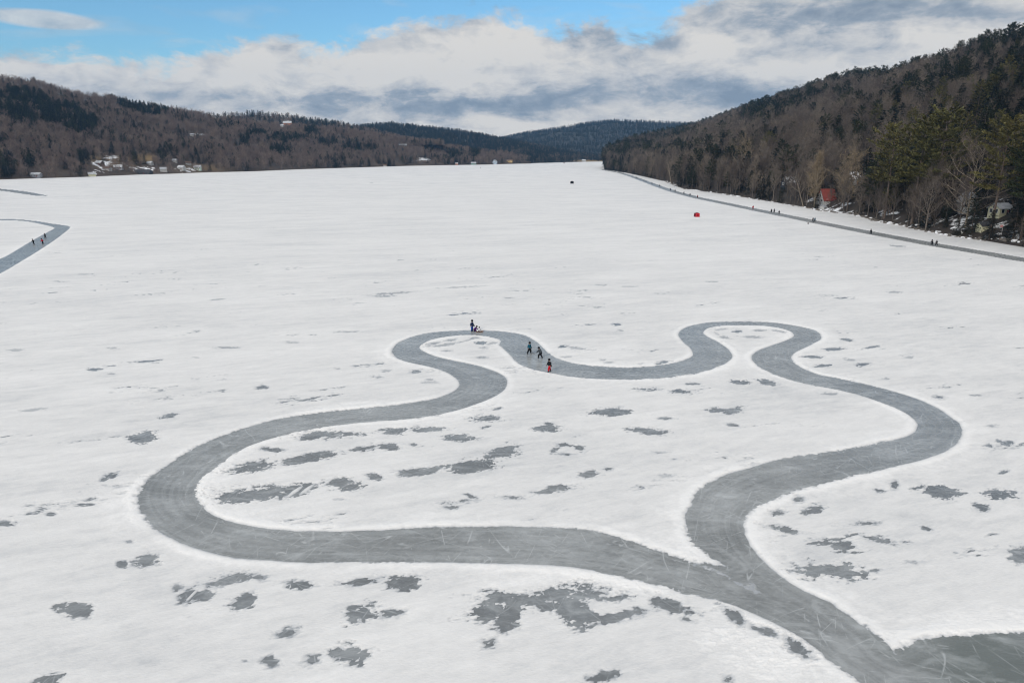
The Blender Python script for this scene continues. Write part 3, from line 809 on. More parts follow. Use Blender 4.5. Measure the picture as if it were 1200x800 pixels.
def conifer_parts(seed, kind='pine', H=26.0, tuft=26, tsize=1.0, dens=1.0):
    rng = np.random.default_rng(seed)
    mb = MB()
    wob = rng.normal(0, 0.05, 2)
    r0 = 0.0125 * H
    tr = [Vector((wob[0] * k * H * 0.1, wob[1] * k * H * 0.1, -0.6 + k * H)) for k in np.linspace(0, 1, 6)]
    mb.tube(tr, [r0 * (1 - 0.9 * k) + 0.02 for k in np.linspace(0, 1, 6)], 6)
    C, A, B = [], [], []
    if kind == 'pine':
        z0, nw = 0.30 + rng.uniform(-0.05, 0.08), int(17 * dens)
    elif kind == 'giant':
        z0, nw = 0.40, int(13 * dens)
    else:
        z0, nw = 0.06, int(26 * dens)
    phase = rng.random() * 6
    for w in range(nw):
        t = z0 + (1 - z0) * (w + 0.5 * rng.random()) / nw
        s_ = (t - z0) / (1 - z0)
        if kind in ('pine', 'giant'):
            prof = (math.sin(PI * min(1, 0.22 + 0.74 * s_)) ** 0.7) * (0.26 if kind == 'giant' else 0.22)
            nb = 5 if s_ < 0.85 else 4
            elev = 0.10 + 0.55 * s_ ** 2
        else:
            prof = 0.285 * (1 - s_) ** 0.62 + 0.012
            nb = 5
            elev = -0.16 + 0.5 * s_ ** 2
        for bnum in range(nb):
            if kind != 'hemlock' and rng.random() < 0.16: continue
            az = phase + w * 1.1 + bnum * 2 * PI / nb + rng.normal(0, 0.25)
            ln = H * prof * rng.uniform(0.6, 1.22)
            el = elev + rng.normal(0, 0.10)
            d = np.array([math.cos(az) * math.cos(el), math.sin(az) * math.cos(el), math.sin(el)])
            p = np.array([wob[0] * t * H * 0.1, wob[1] * t * H * 0.1, t * H - 0.6])
            tip = p + d * ln + np.array([0, 0, 0.10 * ln if kind != 'hemlock' else -0.10 * ln])
            midp = p + d * ln * 0.5
            mb.tube([p, midp, tip], [0.05 * H / 26 + 0.01, 0.035 * H / 26, 0.012], 3, cap=False)
            m = max(4, int(tuft * (0.35 + ln / (H * 0.2))))
            u = (0.28 + 0.76 * rng.random(m) ** 0.75) if kind != 'hemlock' else (0.12 + 0.9 * rng.random(m) ** 0.7)
            side = np.array([-math.sin(az), math.cos(az), 0])
            lat = rng.normal(0, 0.13, m) * ln * (1.15 - 0.6 * np.clip(u, 0, 1))
            base = p[None] + (midp - p)[None] * np.minimum(u, .5)[:, None] * 2 + (tip - midp)[None] * np.maximum(u - .5, 0)[:, None] * 2
            c = base + side[None] * lat[:, None] + np.stack([np.zeros(m), np.zeros(m), rng.normal(0.08, 0.10 if kind == 'giant' else 0.16, m) * H / 26], 1)
            a = d[None] * 0.55 + side[None] * np.sign(lat)[:, None] * 0.7 + rng.normal(0, 0.4, (m, 3)) + np.array([[0, 0, 0.25]])
            a = a / np.linalg.norm(a, axis=1)[:, None]
            b = np.cross(a, rand_unit(rng, m) * 0.6 + np.array([[0, 0, 1.0]]))
            b = b / (np.linalg.norm(b, axis=1)[:, None] + 1e-6)
            sz = rng.uniform(0.26, 0.58, m)[:, None] * tsize * H / 26
            C.append(c); A.append(a * sz); B.append(b * sz * 0.36)
    # leader
    m = int(10 * dens)
    c = np.stack([rng.normal(0, .12, m), rng.normal(0, .12, m), H - 0.6 - rng.random(m) * H * 0.05], 1)
    a = rand_unit(rng, m) * 0.5 + np.array([[0, 0, 0.8]]); C.append(c); A.append(a * 0.4 * H / 26); B.append(rand_unit(rng, m) * 0.16 * H / 26)
    return mb, quad_cloud(np.concatenate(C), np.concatenate(A), np.concatenate(B))


def join_parts(name, mb, qc, mt, mc):
    me = MB()
    me.v, me.f, me.m = list(mb.v), list(mb.f), [0] * len(mb.f)
    b = len(me.v)
    me.v += [tuple(v) for v in qc[0]]
    me.f += [tuple(int(i) + b for i in f) for f in qc[1]]
    me.m += [1] * len(qc[1])
    return me.mesh(name, [mt, mc])


# near kinds: (trunk mesh, crown mesh)
NEAR = {'bare': [], 'pine': [], 'hemlock': []}
for i in range(8):
    mb, qc = bare_parts(100 + i, 18, 20, 7, 13, 0.042, [0.30, 0.35, 0.40, 0.26, 0.36, 0.31, 0.38, 0.28][i], [0.28, 0.22, 0.18, 0.35, 0.25, 0.3, 0.2, 0.3][i], lean=[0, .04, -.05, 0, .02, -.02, 0.05, 0][i])
    NEAR['bare'].append((mb.mesh('trunk', M['bark']), mesh_np('crown', *qc, M['twig'])))
for i in range(6):
    mb, qc = conifer_parts(200 + i, 'pine', 26, 26)
    NEAR['pine'].append((mb.mesh('trunk', M['bark_pine']), mesh_np('crown', *qc, M['pine'])))
for i in range(5):
    mb, qc = conifer_parts(300 + i, 'hemlock', 22, 20)
    NEAR['hemlock'].append((mb.mesh('trunk', M['bark_pine']), mesh_np('crown', *qc, M['hemlock'])))
# far kinds for the woods: one lighter mesh each
pcol = bpy.data.collections.new('wood_kinds')
KINDS = []


def far_kind(me):
    o = bpy.data.objects.new('kind_%02d' % len(KINDS), me)
    pcol.objects.link(o); KINDS.append(o)
    return len(KINDS) - 1


FK = {'bare': [], 'pine': [], 'hemlock': [], 'farg': []}
for i in range(5):
    mb, qc = bare_parts(400 + i, 18, 15, 4, 11, 0.12, 0.40, 0.18, tn=4, sides=3, upright=0.8)
    FK['bare'].append(far_kind(join_parts('bare_far', mb, qc, M['bark'], M['twig'])))
FK['bare_left'] = []
for i in range(5):
    mb, qc = bare_parts(450 + i, 18, 15, 4, 11, 0.13, 0.42, 0.16, tn=4, sides=3, upright=0.75)
    FK['bare_left'].append(far_kind(join_parts('bare_left', mb, qc, M['bark'], M['twig_left'])))
for i in range(3):
    mb, qc = conifer_parts(500 + i, 'pine', 26, 11, 1.75, 0.8)
    FK['pine'].append(far_kind(join_parts('pine_far', mb, qc, M['bark_pine'], M['pine'])))
for i in range(3):
    mb, qc = conifer_parts(600 + i, 'hemlock', 22, 9, 1.7, 0.75)
    FK['hemlock'].append(far_kind(join_parts('hemlock_far', mb, qc, M['bark_pine'], M['hemlock'])))
for i in range(3):
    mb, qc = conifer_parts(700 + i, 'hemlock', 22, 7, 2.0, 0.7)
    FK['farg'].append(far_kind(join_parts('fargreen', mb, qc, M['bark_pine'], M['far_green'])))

# geometry nodes that plants the woods
ng = bpy.data.node_groups.new('plant_wood', 'GeometryNodeTree')
ng.interface.new_socket('Geometry', in_out='INPUT', socket_type='NodeSocketGeometry')
ng.interface.new_socket('Geometry', in_out='OUTPUT', socket_type='NodeSocketGeometry')
gi = ng.nodes.new('NodeGroupInput'); go = ng.nodes.new('NodeGroupOutput')
ci = ng.nodes.new('GeometryNodeCollectionInfo')
ci.inputs['Collection'].default_value = pcol
ci.inputs['Separate Children'].default_value = True
ci.inputs['Reset Children'].default_value = True
ip = ng.nodes.new('GeometryNodeInstanceOnPoints')
ip.inputs['Pick Instance'].default_value = True


def nattr(nm, ty):
    n = ng.nodes.new('GeometryNodeInputNamedAttribute')
    n.data_type = ty
    n.inputs['Name'].default_value = nm
    return n.outputs['Attribute']


cmb = ng.nodes.new('ShaderNodeCombineXYZ')
ng.links.new(nattr('rz', 'FLOAT'), cmb.inputs['Z'])
ng.links.new(gi.outputs[0], ip.inputs['Points'])
ng.links.new(ci.outputs[0], ip.inputs['Instance'])
ng.links.new(nattr('vi', 'INT'), ip.inputs['Instance Index'])
ng.links.new(cmb.outputs[0], ip.inputs['Rotation'])
ng.links.new(nattr('sc', 'FLOAT'), ip.inputs['Scale'])
ng.links.new(ip.outputs[0], go.inputs[0])


def wood(name, label, P, vi, sc, rz):
    me = bpy.data.meshes.new(name)
    me.vertices.add(len(P)); me.vertices.foreach_set('co', np.asarray(P, np.float32).ravel())
    for nm, ty, arr in (('vi', 'INT', vi), ('sc', 'FLOAT', sc), ('rz', 'FLOAT', rz)):
        at_ = me.attributes.new(nm, ty, 'POINT')
        at_.data.foreach_set('value', np.asarray(arr, np.int32 if ty == 'INT' else np.float32))
    o = link(bpy.data.objects.new(name, me))
    md = o.modifiers.new('plant', 'NODES'); md.node_group = ng
    put(o, label, kind='stuff')
    return o


def scatter(hill, n, tmax=1.12, seed=1):
    rng = np.random.default_rng(seed)
    U = rng.random(n * 3); T = rng.random(n * 3) * tmax
    e = 0.004
    P = hill.at(U, T)
    du = (hill.at(np.clip(U + e, 0, 1), T) - hill.at(np.clip(U - e, 0, 1), T))
    dt = (hill.at(U, T + e) - hill.at(U, np.maximum(T - e, 0)))
    area = np.abs(du[:, 0] * dt[:, 1] - du[:, 1] * dt[:, 0])
    keep = rng.random(n * 3) < area / np.quantile(area, 0.97)
    idx_ = np.nonzero(keep)[0][:n]
    return P[idx_], T[idx_], U[idx_], rng


def in_ell(px, py, lst):
    m = np.zeros(px.shape, bool)
    for (cx, cy, rx, ry) in lst:
        m |= ((px - cx) / rx) ** 2 + ((py - cy) / ry) ** 2 < 1
    return m


# --- houses: placed first so the woods can leave them room
def wall_mat(nm, c): return plain(nm, c, 0.8, 0.06, 2.0)


M['white_wall'] = wall_mat('white_clapboard', (0.42, 0.42, 0.41))
M['cream_wall'] = wall_mat('cream_clapboard', (0.62, 0.60, 0.42))
M['green_wall'] = wall_mat('green_clapboard', (0.16, 0.30, 0.25))
M['palegreen_wall'] = wall_mat('pale_green_clapboard', (0.55, 0.66, 0.58))
M['blue_wall'] = wall_mat('pale_blue_clapboard', (0.55, 0.66, 0.76))
M['brown_wall'] = wall_mat('brown_boards', (0.10, 0.07, 0.05))
M['dark_wall'] = wall_mat('dark_boards', (0.035, 0.04, 0.05))
M['tan_wall'] = wall_mat('tan_boards', (0.50, 0.36, 0.17))
M['brick_wall'] = wall_mat('orange_brick', (0.42, 0.17, 0.09))
M['grey_wall'] = wall_mat('grey_boards', (0.30, 0.31, 0.33))
M['red_roof'] = plain('red_metal_roof', (0.24, 0.055, 0.042), 0.6, 0.12, 0.8)
M['snow_roof'] = plain('snowy_roof', (0.46, 0.47, 0.48), 0.8, 0.3, 0.5)
M['dark_roof'] = plain('dark_shingles', (0.05, 0.05, 0.055), 0.85, 0.2, 1.5)
M['brown_roof'] = plain('brown_shingles', (0.13, 0.085, 0.06), 0.85, 0.2, 1.5)
M['grey_roof'] = plain('grey_metal_roof', (0.36, 0.37, 0.39), 0.5, 0.1, 1.0)
def patchy():
    m, nt, bs = new_mat('half_snowed_roof')
    tc = N(nt, 'ShaderNodeTexCoord').outputs['Object']
    n = noise_n(nt, tc, 0.45, 3, 0.55)
    L(nt, ramp(nt, n, [(0.50, (0.05, 0.05, 0.055)), (0.54, (0.78, 0.79, 0.81))]), bs.inputs['Base Color'])
    bs.inputs['Roughness'].default_value = 0.85
    return m


M['patchy_roof'] = patchy()
M['glass'] = plain('window_glass', (0.02, 0.025, 0.03), 0.1, 0.1, 1.0, 0.5)
M['trim'] = plain('white_trim', (0.75, 0.75, 0.74), 0.6, 0.04)
M['door'] = plain('door_paint', (0.20, 0.05, 0.04), 0.5, 0.1)

HOUSE_CLEAR = []


def house(hill, px, py, w, l, hw, hr, wall, roof, label, rz=0.0, name='house', detail=True, chimney=False, room=1.0, group=None):
    """w: width across the gable, l: ridge length; rz = 0 runs the ridge left-right across the view"""
    hit = shoot(hill, px, py)
    if hit is None: hit = Vector(G(px, py))
    o = empty(name, hit - Vector((0, 0, 0.5)), rz)
    put(o, label, 'house' if name == 'house' else name.replace('_', ' '), group)
    base = 0.5 + 0.5 * 0
    # walls with gable ends
    mb = MB()
    x, y = l / 2, w / 2
    mb.add([(-x, -y, -1), (x, -y, -1), (x, y, -1), (-x, y, -1), (-x, -y, hw + .5), (x, -y, hw + .5), (x, y, hw + .5), (-x, y, hw + .5), (-x, 0, hw + hr + .5), (x, 0, hw + hr + .5)],
           [(0, 1, 5, 4), (2, 3, 7, 6), (1, 2, 6, 9, 5), (3, 0, 4, 8, 7), (0, 3, 2, 1)])
    mb.build('wall', M[wall], o)
    rb = MB()
    ov = 0.45; th = 0.22
    k = hr / y
    for s in (-1, 1):
        e = [(-x - ov, s * (y + ov), hw + .5 - k * ov + .03), (x + ov, s * (y + ov), hw + .5 - k * ov + .03), (x + ov, 0, hw + hr + .53), (-x - ov, 0, hw + hr + .53)]
        tps = [(a, b, c + th) for a, b, c in e]
        rb.add(e + tps, [(0, 1, 2, 3), (7, 6, 5, 4), (0, 4, 5, 1), (1, 5, 6, 2), (2, 6, 7, 3), (3, 7, 4, 0)])
    ro = rb.build('roof', M[roof], o)
    if chimney:
        cb = MB(); cb.box((x * 0.4, y * 0.2, hw + hr + 0.7), (0.9, 0.9, 2.0)); cb.build('chimney', M['brick_wall'], ro)
    if detail:
        spots = []
        nwin = max(2, int(l / 3.2))
        for i in range(nwin):
            spots.append((-x + l * (i + 0.5) / nwin, -y, hw * 0.62 + .5, 0))
        spots += [(-x, -y * .45, hw * .62 + .5, 1), (-x, y * .45, hw * .62 + .5, 1), (-x, 0, hw + hr * .38 + .5, 1)]
        for (a, b, c, ax) in spots:
            wb = MB(); fb = MB()
            if ax == 0:
                wb.box((a, b - .03, c), (1.1, .06, 1.3)); 
                for q in (-.62, .62): fb.box((a + q, b - .04, c), (.12, .1, 1.5))
                for q in (-.72, .72): fb.box((a, b - .05, c + q), (1.1, .1, .12))
            else:
                wb.box((a - .03, b, c), (.06, 1.1, 1.3))
                for q in (-.62, .62): fb.box((a - .04, b + q, c), (.1, .12, 1.5))
                for q in (-.72, .72): fb.box((a - .05, b, c + q), (.1, 1.1, .12))
            wo = wb.build('window', M['glass'], o)
            fb.build('frame', M['trim'], wo)
        db = MB(); db.box((x * .3, -y - .04, .5 + 1.0), (1.0, .08, 2.0)); db.build('door', M['door'], o)
    hx, hy, hd = proj(np.array(hit))
    ext = (l * abs(math.cos(rz)) + w * abs(math.sin(rz))) / 2 * F / hd
    HOUSE_CLEAR.append((float(hx), float(hy), ext * room + 0.8, (hw + hr) * F / hd, float(hd)))
    return o


# right shore
house(RH, 968, 236.5, 6.8, 7.6, 1.4, 5.4, 'white_wall', 'red_roof', 'white cottage under a steep red roof among trees on the right shore', R(12), chimney=False, room=0.8)
house(RH, 925, 219, 7, 8, 3.2, 3.0, 'dark_wall', 'patchy_roof', 'dark cottage with patches of snow on its roof above the right shore', R(25), room=0.5)
house(RH, 1001, 216, 7, 9, 3.4, 3.2, 'grey_wall', 'patchy_roof', 'grey cottage with snowy roof half hidden in trees above the red-roofed cottage', R(-20), room=0.6)
house(RH, 1132, 246, 6.5, 8, 3.4, 3.4, 'white_wall', 'grey_roof', 'white peaked cottage behind the spreading bare tree near the right edge', R(75), room=0.6)
house(RH, 1171, 252, 5.0, 5.5, 2.6, 1.6, 'cream_wall', 'snow_roof', 'cream cottage with snow on its low roof beside the tall layered pine', R(12), room=0.85)
house(RH, 1151, 270, 2.6, 3.2, 2.0, 0.9, 'cream_wall', 'dark_roof', 'small cream shed beside the trunk of the tall layered pine', R(10), name='shed', detail=False, room=1.0)
house(RH, 964, 246, 2.4, 2.4, 1.7, 0.8, 'white_wall', 'grey_roof', 'tiny white boat shed at the waterline below the red-roofed cottage', R(40), name='shed', detail=False, room=1.0)
# left shore and hill
LHS = [(43, 207.2, 9, 12, 3.2, 2.6, 'grey_wall', 'snow_roof', 'low snow-roofed cottage alone near the far left shoreline', 10),
       (108, 206.4, 7, 10, 3, 2.6, 'cream_wall', 'snow_roof', 'pale lakeside cottage at the left end of the shore clearing', 35),
       (117, 193, 7, 13, 3, 3, 'brown_wall', 'snow_roof', 'brown house with long snowy roof high in the shore clearing', -20),
       (139, 198, 8, 13, 3, 3.5, 'grey_wall', 'snow_roof', 'grey house with white roof in the middle of the shore clearing', 15),
       (127, 199.5, 6, 9, 3, 2.5, 'white_wall', 'brown_roof', 'small white house with brown roof beside the grey clearing house', -10),
       (168, 204, 14, 26, 2.5, 4.5, 'dark_wall', 'dark_roof', 'wide dark barn in front of the snowy field by the left shore', 4),
       (176, 193, 6, 10, 3, 2.6, 'white_wall', 'snow_roof', 'white house up the slope behind the dark barn', -15),
       (192, 201, 6, 11, 4, 3, 'white_wall', 'grey_roof', 'white two-storey house just right of the dark barn', 25),
       (213, 199, 8, 12, 4, 3.5, 'white_wall', 'snow_roof', 'large white house with snowy roof left of the pale green house', -12),
       (221, 193, 6, 9, 3, 2.5, 'white_wall', 'brown_roof', 'white house with tan roof just above the large white lakeside house', 20),
       (232, 199, 8, 12, 4.5, 3.4, 'palegreen_wall', 'grey_roof', 'pale green house on the lawn at the right end of the shore village', 8),
       (205, 190, 5, 8, 3, 2.4, 'white_wall', 'grey_roof', 'lone small white house above the shore village', 0),
       (225, 159.5, 6, 7, 3.0, 2, 'white_wall', 'grey_roof', 'white farmhouse halfway up the long left hill', 10),
       (238, 158.8, 6, 13, 1.6, 0.9, 'white_wall', 'snow_roof', 'long low white barn beside the farmhouse halfway up the left hill', -6),
       (472, 171, 10, 24, 3, 2, 'white_wall', 'snow_roof', 'long white building on the slope near the middle of the far shore', 5),
       (497, 189.5, 10, 22, 3.5, 3, 'brown_wall', 'snow_roof', 'brown lodge with broad snowy roof near the far shore', -10),
       (451, 195.3, 6, 9, 3, 2.5, 'white_wall', 'brown_roof', 'tiny white cottage at the waterline left of the far lodge', 12),
       (555, 193, 9, 15, 4, 3.4, 'green_wall', 'grey_roof', 'green boathouse at the waterline of the far shore', 4),
       (580, 192.3, 9, 13, 7, 5, 'blue_wall', 'grey_roof', 'tall pale blue house standing out at the far shoreline', 65),
       (597, 190, 10, 18, 5, 3.5, 'tan_wall', 'brown_roof', 'yellow house set back right of the pale blue house', -10),
       (535, 193, 5, 8, 3, 2, 'brick_wall', 'snow_roof', 'small orange cottage left of the green boathouse', 0)]
for (px, py, w, l, hw, hr, wm, rm, lab, rz) in LHS:
    house(LH, px, py, w * .85, l * .8, hw * .85, hr * .8, wm, rm, lab, R(rz), detail=(l > 11), room=0.9)
house(BH, 337, 147.5, 14, 22, 7, 5, 'brick_wall', 'snow_roof', 'big orange brick house with white roof near the top of the rounded hill', R(12), room=1.1)
house(BH, 331, 149, 8, 10, 4, 3, 'white_wall', 'snow_roof', 'white outbuilding just below the big orange brick house', R(-10), detail=False)
house(CH, 684, 189.6, 8, 11, 4, 3, 'white_wall', 'snow_roof', 'small white hut on the sunlit shore at the far end of the lake', R(10), detail=False)


def clear_of_houses(P, H, rng, p_drop=0.64):
    """drop most trees that stand between the camera and a house"""
    bx, by, bd = proj(P)
    keep = np.ones(len(P), bool)
    top = by - H * F / bd
    wid = 0.22 * H * F / bd
    for (hx, hy, ex, hh, hd) in HOUSE_CLEAR:
        m = (np.abs(bx - hx) < ex + wid * 0.55) & (bd < hd + 9) & (top < hy - 0.12 * hh) & (by > hy - hh - 3)
        keep &= ~(m & (rng.random(len(P)) < p_drop))
        dx = np.abs(bx - hx) < ex + 0.5
        keep &= ~(dx & (np.abs(bd - hd) < 9))
    return keep


# --- woods on the left, behind and at the end
def far_wood(hill, name, label, n, seed, dark, clear, pmix, hsc, tmax=1.1, kinds=('bare_left', 'pine', 'hemlock')):
    P, T, U, rng = scatter(hill, n, tmax, seed)
    px, py, dep = proj(P)
    H = hsc * rng.uniform(0.7, 1.2, len(P))
    nz = fbm(P[:, 0] * 0.012, P[:, 1] * 0.012, seed + 3, 3)
    pc = np.clip(pmix + nz * 0.55, 0.02, 0.95)
    dk = in_ell(px, py, dark)
    pc = np.where(dk, 0.92, pc)
    con = rng.random(len(P)) < pc
    keep = clear_of_houses(P, H, rng) & ~(in_ell(px, py, clear) & (rng.random(len(P)) < 0.93)) & (P[:, 2] > -0.2)
    vi = np.empty(len(P), int)
    sc = np.empty(len(P))
    for i in range(len(P)):
        if con[i]:
            k = kinds[2] if (rng.random() < 0.72) else kinds[1]
            vi[i] = FK[k][rng.integers(len(FK[k]))]
            sc[i] = H[i] / (26 if k == 'pine' else 22) * 1.1
        else:
            vi[i] = FK[kinds[0]][rng.integers(len(FK[kinds[0]]))]
            sc[i] = H[i] / 18
    rz = rng.random(len(P)) * 6.28
    return wood(name, label, P[keep], vi[keep], sc[keep], rz[keep])


DARK_L = [(20,125,40,16),(55,138,45,14),(95,150,22,13),(165,127,28,8),(180,135,20,8),(300,162,14,4),(335,167,22,5),(285,172,9,6),(330,180,14,6),(365,158,10,5),(385,172,12,5),(420,178,20,5),(10,200,12,12),(36,196,9,12),(98,192,7,9),(195,186,9,9),(160,190,6,8),(530,185,7,7),(555,184,6,6)]
CLEAR_L = [(170,186,16,4),(258,142,12,4),(170,200,18,5),(130,186,22,3),(125,197,20,4),(215,200,17,4),(233,198,14,4),(235,160,14,2.5),(497,190,9,3),(110,204,7,4)]
far_wood(LH, 'forest', 'brown leafless forest with dark evergreen patches on the long left hill', 15000, 51, DARK_L, CLEAR_L, 0.10, 13)
far_wood(BH, 'forest', 'mixed forest on the rounded hill behind the left hill', 3500, 52, [(300,133,60,4),(370,146,30,5)], [(337,146,6,3)], 0.35, 13)
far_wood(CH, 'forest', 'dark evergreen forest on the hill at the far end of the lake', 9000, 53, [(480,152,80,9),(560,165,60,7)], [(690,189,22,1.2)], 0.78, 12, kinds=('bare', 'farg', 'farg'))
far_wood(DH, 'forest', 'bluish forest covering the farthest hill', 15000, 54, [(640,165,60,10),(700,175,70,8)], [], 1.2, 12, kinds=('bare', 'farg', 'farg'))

# --- right hill: the trees that show largest are things of their own, the rest one wood
P, T, U, rng = scatter(RH, 9600, 1.1, 61)
# a denser belt of young growth right along the shore
Ub = rng.random(900); Tb = rng.random(900) ** 1.5 * 0.07 + 0.002
P = np.concatenate([P, RH.at(Ub, Tb)]); T = np.concatenate([T, Tb]); U = np.concatenate([U, Ub])
px, py, dep = proj(P)
n = len(P)
nz = fbm(P[:, 0] * 0.013, P[:, 1] * 0.013, 88, 3)
DARK_R = [(1060,232,70,22),(1180,225,40,30),(895,145,30,16),(935,130,26,12),(985,130,12,8),(1120,100,30,14),(1160,90,40,14),(1150,180,60,45),(1190,160,40,60),(890,180,18,18),(850,195,40,16),(800,190,40,10),(1080,190,40,22),(1010,225,40,14),(735,182,30,12),(1060,122,14,10),(780,165,30,9),(985,185,22,12)]
pc = np.clip(0.20 + nz * 0.55, 0.03, 0.9)
pc = np.where(px > 1095, np.clip(pc + 0.28, 0, .9), pc)
pc = np.where(in_ell(px, py, DARK_R), np.clip(0.66 + nz * 0.55, 0.3, 0.95), pc)
pc = np.where((T > 0.93), 0.85, pc)
con = rng.random(n) < pc
sp = np.where(con, np.where((T > 0.93) | (rng.random(n) < 0.35), 1, 2), 0)          # 0 bare, 1 pine, 2 hemlock
H = np.where(sp == 0, rng.uniform(14, 23, n), np.where(sp == 1, rng.uniform(15, 28, n), rng.uniform(13, 25, n)))
H[n - 900:] *= rng.uniform(0.3, 0.75, 900)
keep = clear_of_houses(P, H, rng, 0.60) & (P[:, 2] > 0.05) & (dep > 60)
keep &= ~(in_ell(px, py, [(1165, 268, 34, 12)]) & (rng.random(n) < 0.8))
P, T, sp, H, px, py, dep = [q[keep] for q in (P, T, sp, H, px, py, dep)]
n = len(P)
# what shows: walk from near to far over a coarse screen mask
cell = 2.0
mask = np.zeros((200, 700), bool)
vis = np.zeros(n)
for i in np.argsort(dep):
    hw_ = H[i] * (0.26 if sp[i] == 0 else 0.2) * F / dep[i]
    x0, x1 = (px[i] - hw_) / cell, (px[i] + hw_) / cell
    y0, y1 = (py[i] - H[i] * F / dep[i]) / cell, py[i] / cell
    a0, a1, b0, b1 = int(max(0, x0)), int(min(600, x1 + 1)), int(max(0, y0)), int(min(200, y1 + 1))
    if a1 <= a0 or b1 <= b0: continue
    sub = mask[b0:b1, a0:a1]
    vis[i] = (~sub).sum()
    q = (b1 - b0) // 5
    mask[b0 + q:b1, a0 + (a1 - a0) // 5:a1 - (a1 - a0) // 5] = True
single = np.zeros(n, bool)
for k, lim in ((0, 270), (1, 150), (2, 200)):
    ii = np.nonzero((sp == k) & (vis > 6))[0]
    ii = ii[np.argsort(-vis[ii])][:lim]
    single[ii] = True
rest = np.nonzero(~single)[0]
vi = np.array([FK[['bare', 'pine', 'hemlock'][sp[i]]][rng.integers(3)] for i in rest])
sc = H[rest] / np.array([18, 26, 22])[sp[rest]]
wood('forest', 'dense winter forest of bare and evergreen trees covering the right hill', P[rest], vi, sc, rng.random(len(rest)) * 6.28)


def tree(kind, var, loc, H, rz, label, group=None, mt=None, mc=None, name=None, cat=None):
    base_h = {'bare': 18, 'pine': 26, 'hemlock': 22}[kind]
    nm = name or {'bare': 'bare_tree', 'pine': 'pine_tree', 'hemlock': 'hemlock_tree'}[kind]
    o = empty(nm, loc, rz, H / base_h)
    put(o, label, cat or {'bare': 'bare tree', 'pine': 'pine tree', 'hemlock': 'evergreen tree'}[kind], group)
    tm, cm = NEAR[kind][var % len(NEAR[kind])]
    a_ = link(bpy.data.objects.new('trunk', tm), o)
    b_ = link(bpy.data.objects.new('crown', cm), o)
    for q, mm in ((a_, mt), (b_, mc)):
        if mm:
            q.material_slots[0].link = 'OBJECT'; q.material_slots[0].material = M[mm]
    return o


for i in np.nonzero(single)[0]:
    k = ['bare', 'pine', 'hemlock'][sp[i]]
    if k == 'bare':
        lab, gr = (('leafless grey-brown tree low down near the right shoreline', 'bare trees low on the right shore') if T[i] < 0.16 else
                   ('leafless grey-brown tree on the middle slope of the right hill', 'bare trees on the slope of the right hill') if T[i] < 0.8 else
                   ('leafless tree high up near the crest of the right hill', 'bare trees near the crest of the right hill'))
    elif k == 'pine':
        lab, gr = (('dark pine with layered branches on the skyline of the right hill', 'pines on the skyline of the right hill') if T[i] > 0.86 else
                   ('green pine with layered branches among bare trees on the right slope', 'pines on the slope of the right hill'))
    else:
        lab, gr = (('dark dense evergreen low down near the right shoreline', 'dark evergreens low on the right shore') if T[i] < 0.2 else
                   ('dark dense evergreen on the slope of the right hill', 'dark evergreens on the slope of the right hill'))
    tree(k, int(rng.integers(8)), tuple(P[i]), float(H[i]), float(rng.random() * 6.28), lab, gr,
         mc='pine_gold' if (k == 'pine' and T[i] < 0.5 and 1010 < px[i] < 1200 and rng.random() < 0.45) else None)


# trees one can pick out in the photo
def special(parts, px, py, label, mt, mc, name, cat, rz=0.0, top=None, base_h=18.0):
    hit = shoot(RH, px, py)
    dep_ = proj(np.array(hit))[2]
    Hh = (py - top) * dep_ / F * 1.03
    s_ = Hh / base_h
    o = empty(name, hit, rz, s_)
    put(o, label, cat)
    mb, qc = parts
    link(bpy.data.objects.new('trunk', mb.mesh('trunk', M[mt])), o)
    if qc is not None:
        link(bpy.data.objects.new('crown', mesh_np('crown', *qc, M[mc])), o)
    return o


special(conifer_parts(901, 'giant', 34, 70, 0.9), 1160, 276, 'tall layered yellow-green pine towering above the cottages near the right edge', 'bark_pine', 'pine_gold', 'pine_tree', 'pine tree', 0.6, 149, 34)
special(conifer_parts(902, 'giant', 34, 70, 0.9), 1091, 262, 'tallest of the yellow-green pines left of the spreading bare tree', 'bark_pine', 'pine_gold', 'pine_tree', 'pine tree', 2.1, 136, 34)
special(conifer_parts(903, 'giant', 34, 64, 0.9), 1068, 262, 'shorter yellow-green pine touching the left side of the tallest one', 'bark_pine', 'pine_gold', 'pine_tree', 'pine tree', 4.0, 146, 34)
special(conifer_parts(904, 'giant', 34, 64, 0.9), 1036, 256, 'broad yellow-green pine leftmost of the tall lakeside pines', 'bark_pine', 'pine_gold', 'pine_tree', 'pine tree', 5.0, 152, 34)
special(conifer_parts(905, 'giant', 34, 64, 0.9), 1196, 280, 'dark green pine cut off by the right edge of the photo', 'bark_pine', 'pine', 'pine_tree', 'pine tree', 1.0, 168, 34)
special(conifer_parts(906, 'pine', 26, 30, 0.9), 898, 196, 'lone yellow-green pine among bare trees above the middle of the right shore', 'bark_pine', 'pine_gold', 'pine_tree', 'pine tree', 1.0, 157, 26)
special(bare_parts(911, 18, 24, 8, 15, 0.045, 0.46, 0.16, upright=0.55), 1131, 266, 'wide spreading bare tree with pale limbs before the white peaked cottage', 'bark_pale', 'twig', 'bare_tree', 'bare tree', 0.4, 178)
special(bare_parts(912, 18, 30, 8, 16, 0.05, 0.20, 0.14, upright=1.25), 954, 243, 'tall slender tan tree with fine twigs just left of the red-roofed cottage', 'bark_pale', 'twig_pale', 'bare_tree', 'bare tree', 1.0, 184)
special(bare_parts(913, 18, 24, 8, 14, 0.045, 0.36, 0.2), 992, 249, 'broad tan tree with spreading twigs right of the red-roofed cottage', 'bark', 'twig_pale', 'bare_tree', 'bare tree', 2.0, 186)
